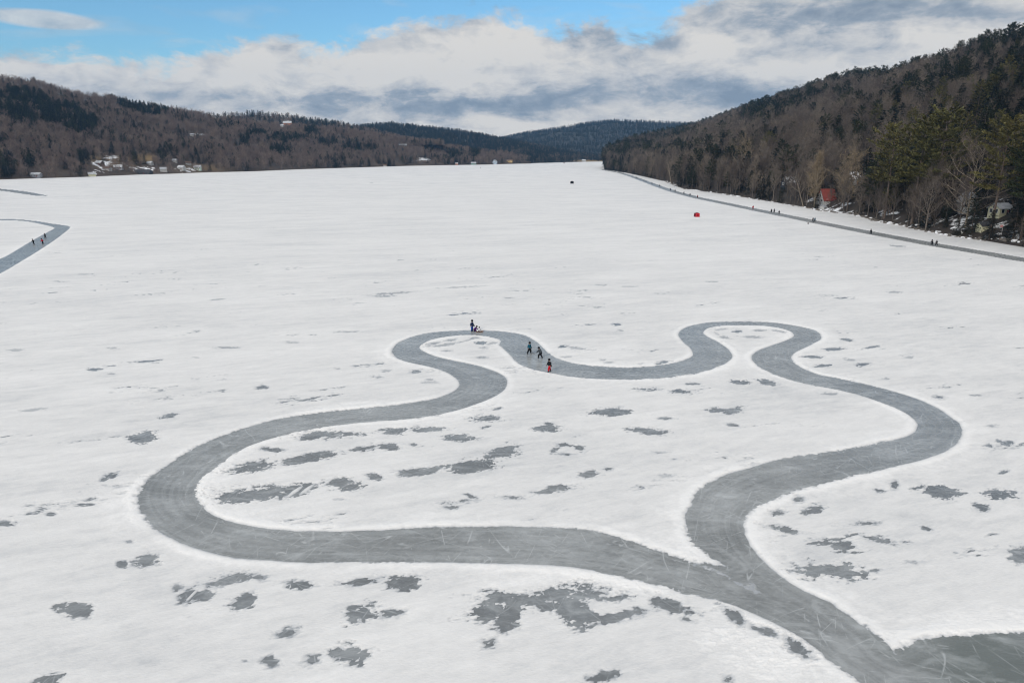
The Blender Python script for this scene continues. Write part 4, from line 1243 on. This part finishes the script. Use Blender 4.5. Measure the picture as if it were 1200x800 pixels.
special(bare_parts(914, 18, 9, 5, 8, 0.045, 0.34, 0.45, lean=-0.35), 942, 243, 'leaning bare tree with crooked pale limbs left of the tall tan tree', 'bark_pale', 'twig', 'bare_tree', 'bare tree', 0.0, 205)
special(bare_parts(915, 18, 10, 5, 8, 0.06, 0.30, 0.35, lean=-0.22), 787, 216, 'leaning pale trunk at the shoreline of the far right woods', 'bark_pale', 'twig', 'bare_tree', 'bare tree', 0.0, 190)
special(bare_parts(916, 18, 14, 6, 12, 0.05, 0.36, 0.35, lean=0.1), 868, 214, 'pale forked bare tree on the slope left of the snow-patched dark cottage', 'bark_pale', 'twig_pale', 'bare_tree', 'bare tree', 0.7, 168)
sb = MB()
sb.tube([(0, 0, -.6), (.1, 0, 6), (.05, .1, 12), (.2, .1, 17.4)], [.42, .36, .27, .10], 7)
for (z, az, l) in [(7, 1, 1.4), (9.5, 3.4, 1.1), (12, 5, 1.3), (14, .3, .8)]:
    sb.tube([(0.1, 0, z), (math.cos(az) * l, math.sin(az) * l, z + .3)], [.08, .03], 4)
special((sb, None), 878, 176, 'bare grey dead trunk poking up before the dark evergreens on the slope', 'bark_pale', 'bark_pale', 'dead_tree', 'dead tree', 0.0, 150)

# ------------------------------------------------------------------ shoreline rubble on the right
mb = MB()
rg = np.random.default_rng(5)
for i in range(520):
    t = rg.random() ** 0.7
    yy = 205 + (1 - t) * 560 if rg.random() < 0.5 else 205 + rg.random() * 180
    xx = np.interp(yy, sh[:, 1], sh[:, 0]) + rg.normal(0.6, 0.9)
    z = max(0.0, down(RH, xx, yy))
    r_ = rg.uniform(0.25, 0.8)
    b0 = len(mb.v)
    mb.sphere((xx, yy, z + r_ * 0.2), r_, 7, 5, 0 if rg.random() < 0.62 else 1, rg.uniform(.8, 1.6), rg.uniform(.7, 1.2), rg.uniform(.45, .8))
    for j in range(b0, len(mb.v)):
        v = mb.v[j]; s_ = 1 + rg.normal(0, .13)
        mb.v[j] = (xx + (v[0] - xx) * s_, yy + (v[1] - yy) * s_, v[2])
M['rock'] = plain('shore_rock', (0.13, 0.115, 0.10), 0.9, 0.4, 2.0)
M['clean_snow'] = plain('clean_snow', (0.76, 0.77, 0.79), 0.8, 0.05, 2.0)
put(mb.build('shore_rubble', [M['rock'], M['clean_snow']]), 'rocks and clods of snow along the right shoreline', kind='stuff')

# ------------------------------------------------------------------ people
def skin_mesh(name, verts, edges, radii, root=0, sub=1):
    me = bpy.data.meshes.new(name)
    me.from_pydata([tuple(v) for v in verts], edges, [])
    o = bpy.data.objects.new(name, me)
    COL.objects.link(o)
    sm = o.modifiers.new('skin', 'SKIN')
    sm.use_smooth_shade = True
    for i, sv in enumerate(me.skin_vertices[0].data):
        r_ = radii[i]
        sv.radius = r_ if isinstance(r_, tuple) else (r_, r_)
        sv.use_root = (i == root)
    ss = o.modifiers.new('sub', 'SUBSURF'); ss.levels = sub; ss.render_levels = sub
    dg = bpy.context.evaluated_depsgraph_get()
    out = bpy.data.meshes.new_from_object(o.evaluated_get(dg))
    out.name = name
    bpy.data.objects.remove(o)
    bpy.data.meshes.remove(me)
    return out


M['skin'] = plain('face_skin', (0.55, 0.36, 0.28), 0.5, 0.06)
M['blade'] = plain('steel_blade', (0.55, 0.56, 0.58), 0.3, 0.05, metal=1.0)
M['boot'] = plain('skate_boot', (0.025, 0.025, 0.028), 0.5, 0.1)
CLOTH = {}


def cloth(nm, c):
    if nm not in CLOTH: CLOTH[nm] = plain(nm, c, 0.85, 0.2, 8.0, 0.15)
    return CLOTH[nm]


BLACK = ('black_cloth', (0.012, 0.013, 0.016)); NAVY = ('navy_cloth', (0.012, 0.022, 0.06)); BLUE = ('blue_cloth', (0.012, 0.05, 0.23)); TEAL = ('teal_cloth', (0.010, 0.085, 0.13))
GREY = ('grey_cloth', (0.055, 0.065, 0.075)); RED = ('red_cloth', (0.42, 0.012, 0.022)); PURPLE = ('purple_cloth', (0.075, 0.02, 0.12)); WHITE = ('white_cloth', (0.62, 0.62, 0.63)); BROWN = ('brown_cloth', (0.06, 0.035, 0.025)); DRED = ('dark_red_cloth', (0.20, 0.015, 0.02))
DATA = {}


def pose_mesh(pose):
    """meshes of one figure (standing 1.75 m, facing +X): body, jacket, trousers, hat, skates"""
    if pose in DATA: return DATA[pose]
    lean, kb, stride, arm, crouch = {'stand': (0.10, 0.03, 0.34, (0.5, 0.4), 0), 'glide': (0.32, 0.14, 0.28, (0.7, 0.5), 0), 'bend': (0.48, 0.20, 0.34, (0.9, 0.7), 0),
                                     'walk': (0.12, 0.06, 0.42, (0.35, -0.35), 0), 'look': (0.06, 0.02, 0.06, (0.6, 0.5), 0), 'crouch': (0.75, 0.9, 0.1, (1.2, 1.0), 0.42), 'sit': (0.25, 1.0, 0.0, (0.9, 0.9), 0.62)}[pose]
    hipz = 0.93 - crouch - kb * 0.12
    if pose == 'sit': hipz = 0.32
    hip = Vector((-lean * 0.18, 0, hipz))
    up = Vector((math.sin(lean), 0, math.cos(lean)))
    ch = hip + up * 0.42
    nk = hip + up * 0.56
    hu = Vector((math.sin(lean * 0.45 + (0.25 if pose in ('look', 'stand') else 0.1)), 0, math.cos(lean * 0.45)))
    hd = nk + hu * 0.17
    tp = nk + hu * 0.27
    J = {}
    for s, nm in ((-1, 'r'), (1, 'l')):
        sh_ = ch + Vector((0, s * 0.19, 0.05))
        a = arm[0] if s < 0 else arm[1]
        el = sh_ + Vector((math.sin(a * 0.5), s * 0.22, -math.cos(a * 0.5))).normalized() * 0.29
        wr = el + Vector((math.sin(a * 1.3) + 0.1, -s * 0.05, -math.cos(a * 1.3))).normalized() * 0.25
        hn = wr + (wr - el).normalized() * 0.10
        th_ = wr + (wr - el).normalized() * 0.04 + Vector((0.035, -s * 0.045, 0))
        hp = hip + Vector((0, s * 0.095, -0.03))
        if pose == 'sit':
            kn = hp + Vector((0.40, s * 0.05, 0.12)); an = kn + Vector((0.26, 0, -0.32)); 
        elif pose == 'crouch':
            kn = hp + Vector((0.34, s * 0.08, 0.02 if s > 0 else -0.2)); an = Vector((hp.x - 0.02, s * 0.13, 0.12))
        else:
            fx = stride * 0.5 * s
            an = Vector((fx - lean * 0.10, s * (0.12 + stride * 0.15), 0.12))
            kn = (hp + an) / 2 + Vector((0.05 + kb * 0.5, s * 0.01, 0))
        J[nm] = (sh_, el, wr, hn, th_, hp, kn, an)
    v = [hip, (hip + ch) / 2, ch, nk, hd, tp]
    e = [(0, 1), (1, 2), (2, 3), (3, 4), (4, 5)]
    r_ = [(.12, .15), (.115, .14), (.125, .17), .055, (.098, .082), .06]
    # nose
    v.append(hd + Vector((0.105, 0, -0.01))); e.append((4, 6)); r_.append(.02)
    for nm in 'rl':
        sh_, el, wr, hn, th_, hp, kn, an = J[nm]
        b = len(v)
        v += [sh_, el, wr, hn, th_]; r_ += [.06, .048, .034, .038, .018]
        e += [(2, b), (b, b + 1), (b + 1, b + 2), (b + 2, b + 3), (b + 2, b + 4)]
        b = len(v)
        v += [hp, kn, an]; r_ += [.085, .06, .043]
        e += [(0, b), (b, b + 1), (b + 1, b + 2)]
    body = skin_mesh('person', v, e, r_)
    body.materials.clear(); body.materials.append(M['skin'])
    # jacket: torso and sleeves a little fuller than the body
    low = hip - up * 0.07
    v = [low, hip + up * .08, (hip + ch) / 2 + up * .05, ch, nk - up * .02]; e = [(0, 1), (1, 2), (2, 3), (3, 4)]; r_ = [(.20, .245), (.195, .24), (.195, .235), (.19, .245), .10]
    for nm in 'rl':
        sh_, el, wr, hn, th_, hp, kn, an = J[nm]
        b = len(v); v += [sh_, el, wr]; r_ += [.115, .098, .078]; e += [(3, b), (b, b + 1), (b + 1, b + 2)]
    jk = skin_mesh('jacket', v, e, r_)
    v = [hip + up * .04, hip - up * .02]; e = [(0, 1)]; r_ = [(.165, .20), (.17, .21)]
    for nm in 'rl':
        sh_, el, wr, hn, th_, hp, kn, an = J[nm]
        b = len(v); v += [hp - Vector((0, 0, .05)), kn, an + Vector((0, 0, .02))]; r_ += [.145, .118, .105]; e += [(1, b), (b, b + 1), (b + 1, b + 2)]
    tr_ = skin_mesh('trousers', v, e, r_)
    hb = MB()
    hb.sphere(hd + hu * .05 + Vector((-.03, 0, 0)), .158, 12, 8, 0, 1.0, .95, 1.15)
    hat = hb.mesh('hat', M['boot'], True)
    sk = []
    for nm in 'rl':
        an = J[nm][7]
        kb_ = MB()
        kb_.tube([an + Vector((-.01, 0, .08)), an + Vector((0, 0, -.02)), an + Vector((.03, 0, -.07)), an + Vector((.13, 0, -.075))], [.062, .06, .058, .04], 8)
        kb_.box((an.x + .04, an.y, an.z - .115), (.30, .012, .035), 0, 1)
        sk.append(kb_.mesh('skate', [M['boot'], M['blade']], False))
    gl = []
    for nm in 'rl':
        wr, hn, th_ = J[nm][2:5]
        gb = MB()
        gb.tube([wr - (hn - wr) * .3, wr, hn, hn + (hn - wr) * .35], [.046, .05, .055, .03], 7)
        gb.tube([wr, th_ + (th_ - wr) * .3], [.026, .02], 5)
        gl.append(gb.mesh('glove', M['boot'], True))
    DATA[pose] = (body, jk, tr_, hat, sk, gl)
    return DATA[pose]


def person(px, py, pose, face, jacket, trousers, hat, label, size=1.0, z=0.006, group=None, glove=BLACK):
    """feet at the photo pixel; face: heading in degrees (0 = right, 90 = away)"""
    body, jk, tr_, ht, sk, gl = pose_mesh(pose)
    p = G(px, py)
    o = link(bpy.data.objects.new('person', body))
    o.location = (p[0], p[1], z); o.rotation_euler = (0, 0, R(face)); o.scale = (size * 1.2, size * 1.2, size)
    put(o, label, 'person', group)
    for nm, me_, c in (('jacket', jk, jacket), ('trousers', tr_, trousers), ('hat', ht, hat), ('glove', gl[0], glove), ('glove', gl[1], glove)):
        q = link(bpy.data.objects.new(nm, me_), o)
        if not me_.materials: me_.materials.append(cloth(*BLACK))
        q.material_slots[0].link = 'OBJECT'; q.material_slots[0].material = cloth(*c)
    for me_ in sk: link(bpy.data.objects.new('skate', me_), o)
    return o


person(553, 388.6, 'look', -10, NAVY, BLUE, BLACK, 'person in navy jacket and bright blue trousers standing at the back of the loop', 1.15)
person(556.8, 388.3, 'crouch', 20, PURPLE, PURPLE, BLACK, 'person in purple crouching beside the one in blue trousers', 0.86)
person(562.3, 389.0, 'sit', 200, WHITE, WHITE, BLACK, 'small child in white with dark hat sitting on the low sled', 0.70, 0.10, glove=WHITE)
person(620.0, 414.6, 'stand', -20, TEAL, BLACK, BLACK, 'skater in teal jacket and black trousers holding a hockey stick', 1.05)
person(633.0, 419.8, 'bend', 150, GREY, BLACK, BLACK, 'skater in grey jacket leaning forward between the teal and red-trousered skaters', 1.0)
person(643.9, 435.4, 'walk', 200, BLACK, RED, BLACK, 'skater in black jacket and bright red trousers at the inner edge of the loop', 1.05)
# left bend
person(39.7, 286.3, 'glide', 215, BLACK, BLACK, BLACK, 'skater in dark clothes leftmost of the three on the left bend', 1.02)
person(50.4, 286.0, 'glide', 215, RED, BLACK, BLACK, 'skater in red jacket and dark trousers on the left bend', 1.08)
person(53.4, 279.3, 'stand', 215, BLACK, BLACK, BLACK, 'skater in dark clothes rearmost of the three on the left bend', 1.0)
person(10.0, 207.9, 'walk', 180, BROWN, BLACK, BLACK, 'far walker in brown at the left edge of the lake', 1.0)
person(16.2, 207.3, 'walk', 180, DRED, BLACK, BLACK, 'far walker in dark red just right of the brown one', 1.0)
# right path, near to far
person(1092.0, 287.6, 'glide', 100, BLACK, BLACK, BLACK, 'left one of the dark-clothed pair nearest on the right-hand path', 1.08)
person(1097.2, 287.9, 'stand', 95, BLACK, BLACK, BLACK, 'right one of the dark-clothed pair nearest on the right-hand path', 0.98)
person(1020.5, 274.3, 'glide', 100, BLACK, BLACK, BLACK, 'lone skater in black nearest behind the pair on the right-hand path', 1.05)
person(952.5, 260.2, 'stand', 110, BLACK, GREY, BLACK, 'dark-jacketed person standing at the inner edge of the right-hand path', 1.05)
person(954.6, 260.0, 'stand', 60, TEAL, BLACK, BLACK, 'person in teal standing beside the dark-jacketed one on the path', 1.0)
person(903.8, 249.3, 'glide', 250, BLACK, BLACK, BLACK, 'leftmost of three dark skaters below the snow-patched dark cottage', 1.05)
person(907.2, 249.2, 'stand', 250, GREY, BLACK, BLACK, 'grey-jacketed middle one of three skaters below the dark cottage', 1.05)
person(912.8, 251.0, 'glide', 250, BLACK, BLACK, BLACK, 'rightmost of three dark skaters below the snow-patched dark cottage', 1.0)
person(882.3, 245.2, 'stand', 70, RED, DRED, BLACK, 'skater all in red alone on the right-hand path', 1.08)
person(817.3, 232.2, 'stand', 80, DRED, BLACK, BROWN, 'tall skater in dark red and black at the far part of the right path', 1.1)
FARP = [(808.5, 229.6, GREY, 'small grey-clad skater just beyond the tall dark red skater'), (801.5, 227.6, BLACK, 'far skater in black second beyond the tall dark red one'),
        (791.0, 224.8, BLACK, 'far skater in black beside one in blue at the bend of the path'), (785.8, 223.4, NAVY, 'far skater in navy beside one in black at the bend of the path'),
        (773.0, 218.8, GREY, 'far grey-clad skater just past the bend of the right path'), (764.0, 216.0, BLACK, 'far skater in black at the narrowing of the right path'),
        (754.5, 212.6, NAVY, 'left one of the far knot of skaters on the right path'), (757.0, 213.6, BLACK, 'right one of the far knot of skaters on the right path'),
        (745.5, 208.9, BLACK, 'very small far skater in black past the knot of skaters'), (730.0, 203.8, BROWN, 'farthest brown speck of a skater near the wooded point')]
for (a_, b_, c_, lab) in FARP:
    person(a_, b_, random.choice(['glide', 'stand']), random.choice([80, 100, 260]), c_, BLACK, BLACK, lab, 1.05)
person(563.0, 197.4, 'walk', 0, BLACK, BLACK, BLACK, 'lone distant walker out on the snow near the far shore', 1.1)

# hockey stick of the teal skater
p0, p1 = G(621.6, 412.5), G(625.6, 414.2)
mb = MB()
mb.tube([(p0[0], p0[1] - .1, 0.95), (p1[0] - .25, p1[1], 0.06)], [.018, .018], 6)
mb.tube([(p1[0] - .25, p1[1], 0.055), (p1[0] + .12, p1[1] - .03, .05)], [.03, .035], 6)
M['stick'] = plain('stick_wood', (0.05, 0.045, 0.04), 0.6, 0.2)
put(mb.build('hockey_stick', M['stick']), 'dark hockey stick held by the skater in teal', 'hockey stick')

# sled
p0 = G(561.8, 389.2)
o = empty('sled', (p0[0], p0[1], 0.005), R(3))
put(o, 'low wooden sled with reddish nose on the back of the loop', 'sled')
M['sled_wood'] = plain('sled_wood', (0.22, 0.12, 0.07), 0.6, 0.2)
M['sled_red'] = plain('sled_red', (0.45, 0.06, 0.06), 0.5, 0.1)
mb = MB()
for k in range(4): mb.box((0, -.18 + k * .12, .17), (1.2, .105, .022))
mb.build('seat', M['sled_wood'], o)
for s in (-1, 1):
    mb = MB(); mb.tube([(-.62, s * .2, .03), (.45, s * .2, .03), (.62, s * .2, .08), (.70, s * .2, .2)], [.025, .025, .025, .02], 6)
    for xx in (-.4, .3): mb.box((xx, s * .2, .10), (.05, .03, .12))
    mb.build('runner', M['sled_wood'], o)
mb = MB(); mb.tube([(.66, -.2, .16), (.66, .2, .16)], [.03, .03], 6); mb.build('crossbar', M['sled_red'], o)


# pop-up fishing shelters
M['tent_red'] = plain('red_tent_cloth', (0.50, 0.010, 0.022), 0.7, 0.15, 2.0)
M['tent_dark'] = plain('dark_red_tent_cloth', (0.14, 0.008, 0.014), 0.75, 0.2, 2.0)
M['tent_black'] = plain('black_tent_cloth', (0.010, 0.011, 0.014), 0.75, 0.2, 2.0)


def shelter(px, py, size, ht, rz, c0, c1, label):
    p = G(px, py)
    o = empty('fishing_shelter', (p[0], p[1], 0.05), rz)
    put(o, label, 'tent')
    s = size / 2
    cor = [(-s, -s), (s, -s), (s, s), (-s, s)]
    for i in range(4):
        a, b = cor[i], cor[(i + 1) % 4]
        mid_ = ((a[0] + b[0]) / 2 * 1.22, (a[1] + b[1]) / 2 * 1.22, ht * .45)
        A0, B0 = (*a, 0), (*b, 0)
        A1, B1 = (a[0] * .93, a[1] * .93, ht * .80), (b[0] * .93, b[1] * .93, ht * .80)
        mb = MB(); mb.add([A0, B0, B1, A1, mid_], [(0, 1, 4), (1, 2, 4), (2, 3, 4), (3, 0, 4)])
        mb.build('side_panel', c1 if i == 3 else c0, o)
    mb = MB(); tp = [(a * .93, b * .93, ht * .80) for a, b in cor]
    mb.add(tp + [(0, 0, ht)], [(0, 1, 4), (1, 2, 4), (2, 3, 4), (3, 0, 4)]); mb.build('roof', c1, o)
    mb = MB()
    mb.add([(-s * .35, -s * 1.245, ht * .30), (s * .05, -s * 1.245, ht * .30), (s * .05, -s * 1.235, ht * .55), (-s * .35, -s * 1.235, ht * .55)], [(0, 1, 2, 3)])
    mb.build('window', M['tent_black'], o)
    mb = MB()
    for i in range(4): mb.tube([(*cor[i], 0.0), (cor[i][0] * 1.5, cor[i][1] * 1.5, -.03)], [.015, .015], 4)
    mb.build('guy_line', M['tent_black'], o)
    return o


shelter(816.4, 254.2, 2.1, 2.1, R(12), M['tent_red'], M['tent_dark'], 'bright red pop-up fishing tent standing alone on the snow')
shelter(670.3, 215.3, 2.6, 2.6, R(20), M['tent_black'], M['tent_black'], 'small black fishing tent alone far out on the lake')
shelter(661.0, 191.6, 2.6, 2.6, R(0), M['tent_dark'], M['tent_dark'], 'tiny dark red fishing tent near the far end of the lake')
# bits on the ice by the right shore
p = G(947.0, 262.6)
o = empty('bucket', (p[0], p[1], 0.06)); put(o, 'dark bucket left on the snow below the two standing people', 'bucket')
mb = MB(); mb.tube([(0, 0, 0), (0, 0, .5)], [.24, .30], 12); mb.build('body', cloth(*BROWN), o)
mb = MB(); mb.tube([(-.3, 0, .48), (-.2, 0, .7), (.2, 0, .7), (.3, 0, .48)], [.012] * 4, 5); mb.build('handle', M['blade'], o)
hit = G(1131, 276.6)
o = empty('raft', (hit[0], hit[1], 0.1), R(15)); put(o, 'pale swimming raft tipped up on the ice edge below the cottages', 'raft')
mb = MB()
for k in range(7): mb.box((-1.35 + k * .45, 0, 1.0), (.42, .09, 1.7))
q = mb.build('deck', M['trim'], o); q.rotation_euler = (R(-25), 0, 0)
mb = MB(); mb.box((0, .12, .45), (3.1, .16, .2)); mb.box((0, .12, 1.5), (3.1, .16, .2)); q = mb.build('frame', M['sled_wood'], o); q.rotation_euler = (R(-25), 0, 0)
hit = shoot(RH, 1173.5, 275) or Vector(G(1173.5, 275))
o = empty('sign_post', hit); put(o, 'white post with a small reddish sign on the bank near the right edge', 'sign')
mb = MB(); mb.tube([(0, 0, -.3), (0, 0, 3.6)], [.07, .05], 8); mb.build('pole', M['trim'], o)
mb = MB(); mb.box((-.5, -.09, 3.0), (1.0, .04, .8)); mb.build('sign_board', plain('faded_red_sign', (0.55, 0.25, 0.24), 0.6, 0.1), o)
hit = G(1053, 263.2)
mb = MB()

# ------------------------------------------------------------------ air
mb = MB(); mb.box((0, 2700, 298), (10800, 5900, 600))
hz_m = bpy.data.materials.new('haze'); hz_m.use_nodes = True
nt = hz_m.node_tree; nt.nodes.clear()
ov_ = nt.nodes.new('ShaderNodeOutputMaterial'); pv = nt.nodes.new('ShaderNodeVolumePrincipled')
pv.inputs['Color'].default_value = (0.30, 0.60, 1.0, 1)
HAZE = 6.0e-5
pv.inputs['Density'].default_value = HAZE
L(nt, pv.outputs[0], ov_.inputs['Volume'])
if HAZE > 0:
    put(mb.build('haze', hz_m), 'thin bluish winter haze in the distance', kind='stuff')

# ------------------------------------------------------------------ sun and sky
SUN_EL, SUN_AZ = 32.0, 215.0                 # azimuth clockwise from +Y: behind and to the left
sd_ = bpy.data.lights.new('sun', 'SUN')
sd_.energy = 1.6; sd_.angle = R(12); sd_.color = (1.0, 0.93, 0.84)
so = bpy.data.objects.new('sun', sd_); COL.objects.link(so)
dirv = Vector((math.sin(R(SUN_AZ)) * math.cos(R(SUN_EL)), math.cos(R(SUN_AZ)) * math.cos(R(SUN_EL)), math.sin(R(SUN_EL))))
so.rotation_euler = dirv.to_track_quat('Z', 'Y').to_euler()
so.location = (0, 0, 200)

w = bpy.data.worlds.new('World'); scene.world = w
w.use_nodes = True
nt = w.node_tree; nt.nodes.clear()
outw = nt.nodes.new('ShaderNodeOutputWorld'); bg = nt.nodes.new('ShaderNodeBackground')
bg.inputs['Strength'].default_value = 0.10
L(nt, bg.outputs[0], outw.inputs['Surface'])
sky = nt.nodes.new('ShaderNodeTexSky'); sky.sky_type = 'NISHITA'; sky.sun_disc = False
sky.sun_elevation = R(SUN_EL); sky.sun_rotation = R(SUN_AZ); sky.air_density = 1.0; sky.dust_density = 0.4; sky.ozone_density = 2.0
dr_ = N(nt, 'ShaderNodeTexCoord').outputs['Generated']
sx = N(nt, 'ShaderNodeSeparateXYZ'); L(nt, dr_, sx.inputs[0])
az = math_n(nt, 'ARCTAN2', sx.outputs['X'], sx.outputs['Y'])
el = math_n(nt, 'ARCSINE', math_n(nt, 'MINIMUM', math_n(nt, 'MAXIMUM', sx.outputs['Z'], -1.0), 1.0))
cv = N(nt, 'ShaderNodeCombineXYZ'); L(nt, az, cv.inputs[0]); L(nt, el, cv.inputs[1])
cvec = cv.outputs[0]
# cloud bank: its top edge along the horizon, in radians of elevation, against azimuth
TOP = [(-3.14, .30), (-1.0, .15), (0, 57), (100, 64), (200, 70), (225, 62), (265, 50), (310, 48), (370, 56), (430, 38), (500, 24), (560, 15), (610, 22), (650, 34), (700, 28), (760, 34), (810, 12), (880, -25), (1000, -60), (1200, -90), (1.0, .45), (3.14, .30)]
fc = N(nt, 'ShaderNodeFloatCurve')
cur = fc.mapping.curves[0]
pts = []
for (a_, b_) in TOP:
    if abs(a_) < 4 and b_ < 1: pts.append((a_, b_))
    else:
        d = ray(a_, b_); pts.append((math.atan2(d[0], d[1]), math.asin(d[2] / np.linalg.norm(d))))
pts = sorted(pts)
fx = lambda a_: (a_ + 3.1416) / 6.2832
cur.points[0].location = (0, pts[0][1]); cur.points[1].location = (1, pts[-1][1])
for a_, b_ in pts[1:-1]: cur.points.new(fx(a_), b_)
fc.mapping.update()
L(nt, math_n(nt, 'MULTIPLY_ADD', az, 1 / 6.2832, 0.5), fc.inputs['Value'])
top = fc.outputs[0]
wv = mapping(nt, cvec, scale=(9, 16, 1))
n1 = noise_n(nt, wv, 1.6, 9, 0.64, 0.25)
edge = math_n(nt, 'ADD', math_n(nt, 'SUBTRACT', top, el), math_n(nt, 'MULTIPLY_ADD', n1, 0.10, -0.050))
cover = ramp(nt, math_n(nt, 'MULTIPLY_ADD', edge, 10.0, 0.5), [(0.40, 0.0), (0.64, 1.0)], 'EASE')
# loose streaks of cloud in the blue, and broken cloud overhead
hv = mapping(nt, cvec, scale=(5, 26, 1), loc=(1.9, 0.4, 0))
n2 = noise_n(nt, hv, 1.0, 5, 0.55, 0.5)
wisp = ramp(nt, n2, [(0.52, 0.0), (0.80, 0.65)])
ov2 = N(nt, 'ShaderNodeVectorMath', operation='DIVIDE'); L(nt, dr_, ov2.inputs[0])
zz = math_n(nt, 'MAXIMUM', sx.outputs['Z'], 0.08)
cz = N(nt, 'ShaderNodeCombineXYZ')
for i in range(3): L(nt, zz, cz.inputs[i])
L(nt, cz.outputs[0], ov2.inputs[1])
n3 = noise_n(nt, ov2.outputs[0], 0.9, 5, 0.6, 0.3)
high = math_n(nt, 'MULTIPLY', ramp(nt, n3, [(0.36, 0.0), (0.52, 1.0)]), ramp(nt, math_n(nt, 'MULTIPLY', el, 1.0), [(0.24, 0.0), (0.36, 1.0)]))
cover = math_n(nt, 'MAXIMUM', cover, math_n(nt, 'MAXIMUM', wisp, high))
# small lens cloud at upper left
d = ray(52, 23); a0 = math.atan2(d[0], d[1]); e0 = math.asin(d[2] / np.linalg.norm(d))
lx = math_n(nt, 'DIVIDE', math_n(nt, 'SUBTRACT', az, a0), 0.070)
ly = math_n(nt, 'DIVIDE', math_n(nt, 'SUBTRACT', math_n(nt, 'ADD', el, math_n(nt, 'MULTIPLY_ADD', n2, 0.008, -0.004)), e0), 0.0105)
lens = math_n(nt, 'SUBTRACT', 1.0, math_n(nt, 'ADD', math_n(nt, 'MULTIPLY', lx, lx), math_n(nt, 'MULTIPLY', ly, ly)))
cover = math_n(nt, 'MAXIMUM', cover, ramp(nt, lens, [(0.0, 0.0), (0.55, 0.75)]))
# tone of the cloud: bright heads, grey-blue bases, streaked
sv = mapping(nt, cvec, scale=(6, 18, 1), loc=(0.3, 2.1, 0))
s1 = noise_n(nt, sv, 1.0, 6, 0.58, 0.7)
sv2 = mapping(nt, cvec, scale=(14, 30, 1), loc=(5.3, 1.1, 0))
s2 = noise_n(nt, sv2, 1.3, 8, 0.64, 0.35)
tone = math_n(nt, 'ADD', math_n(nt, 'MULTIPLY', s1, 0.66), math_n(nt, 'MULTIPLY_ADD', s2, 0.72, -0.17))


wn1 = noise_n(nt, mapping(nt, cvec, scale=(8, 20, 1), loc=(9, 4, 0)), 1.0, 7, 0.62)
wn2 = noise_n(nt, mapping(nt, cvec, scale=(10, 22, 1), loc=(2, 7, 0)), 1.0, 7, 0.62)
azw = math_n(nt, 'ADD', az, math_n(nt, 'MULTIPLY_ADD', wn1, 0.26, -0.13))
elw = math_n(nt, 'ADD', el, math_n(nt, 'MULTIPLY_ADD', wn2, 0.07, -0.035))


def blob(px_, py_, rx, ry, amp):
    d = ray(px_, py_); a0 = math.atan2(d[0], d[1]); e0 = math.asin(d[2] / np.linalg.norm(d))
    u = math_n(nt, 'DIVIDE', math_n(nt, 'SUBTRACT', azw, a0), rx / F)
    v = math_n(nt, 'DIVIDE', math_n(nt, 'SUBTRACT', elw, e0), ry / F)
    q = math_n(nt, 'ADD', math_n(nt, 'MULTIPLY', u, u), math_n(nt, 'MULTIPLY', v, v))
    return math_n(nt, 'MULTIPLY', math_n(nt, 'EXPONENT', math_n(nt, 'MULTIPLY', q, -1.0)), amp)


for bb in [(430,120,150,10,-.20),(600,122,110,10,-.14),(745,112,120,16,-.10),(230,112,90,8,-.05),(110,82,150,16,.13),(430,78,170,26,.15),(300,66,60,12,.08),(600,50,90,25,.13),(560,88,120,14,.08),(720,40,42,16,-.15),(660,60,40,12,.08),(920,26,70,14,-.13),(1000,12,90,10,-.13),(1090,18,120,9,-.13),(900,84,80,14,.14),(1010,84,120,12,.18),(840,55,50,18,.14),(860,118,70,14,-.16),(600,150,90,9,.16),(270,146,70,6,.16),(1130,52,90,14,.14),(575,0,28,8,-.20),(800,92,50,12,-.10),(20,90,60,14,.06)]:
    tone = math_n(nt, 'ADD', tone, blob(*bb))
ccol = ramp(nt, tone, [(0.26, (1.9, 2.35, 2.95)), (0.39, (2.75, 3.15, 3.65)), (0.51, (4.5, 4.6, 4.7)), (0.66, (6.1, 5.95, 5.65))])
ccol = mix_c(nt, 1.0, ccol, ramp(nt, el, [(0.22, 0.45), (0.55, 0.78)]), 'MULTIPLY')  # unseen clouds overhead made brighter than the visible ones to light the scene
ccol = mix_c(nt, 1.0, ccol, (2.55, 2.5, 2.45), 'MULTIPLY')
skc = mix_c(nt, 1.0, sky.outputs[0], (0.72, 1.08, 1.22), 'MULTIPLY')
L(nt, mix_c(nt, cover, skc, ccol), bg.inputs['Color'])

# ------------------------------------------------------------------ render settings
scene.render.engine = 'CYCLES'
scene.view_settings.view_transform = 'Standard'
scene.view_settings.look = 'None'
scene.view_settings.gamma = 1.0
scene.view_settings.use_curve_mapping = False
scene.view_settings.exposure = 0.20
scene.cycles.filter_width = 1.15
scene.cycles.max_bounces = 4
scene.cycles.diffuse_bounces = 2
scene.cycles.glossy_bounces = 2
scene.cycles.volume_bounces = 0
scene.cycles.use_denoising = True
scene.cycles.denoiser = 'OPENIMAGEDENOISE'
scene.cycles.denoising_input_passes = 'RGB_ALBEDO_NORMAL'
scene.cycles.denoising_prefilter = 'ACCURATE'
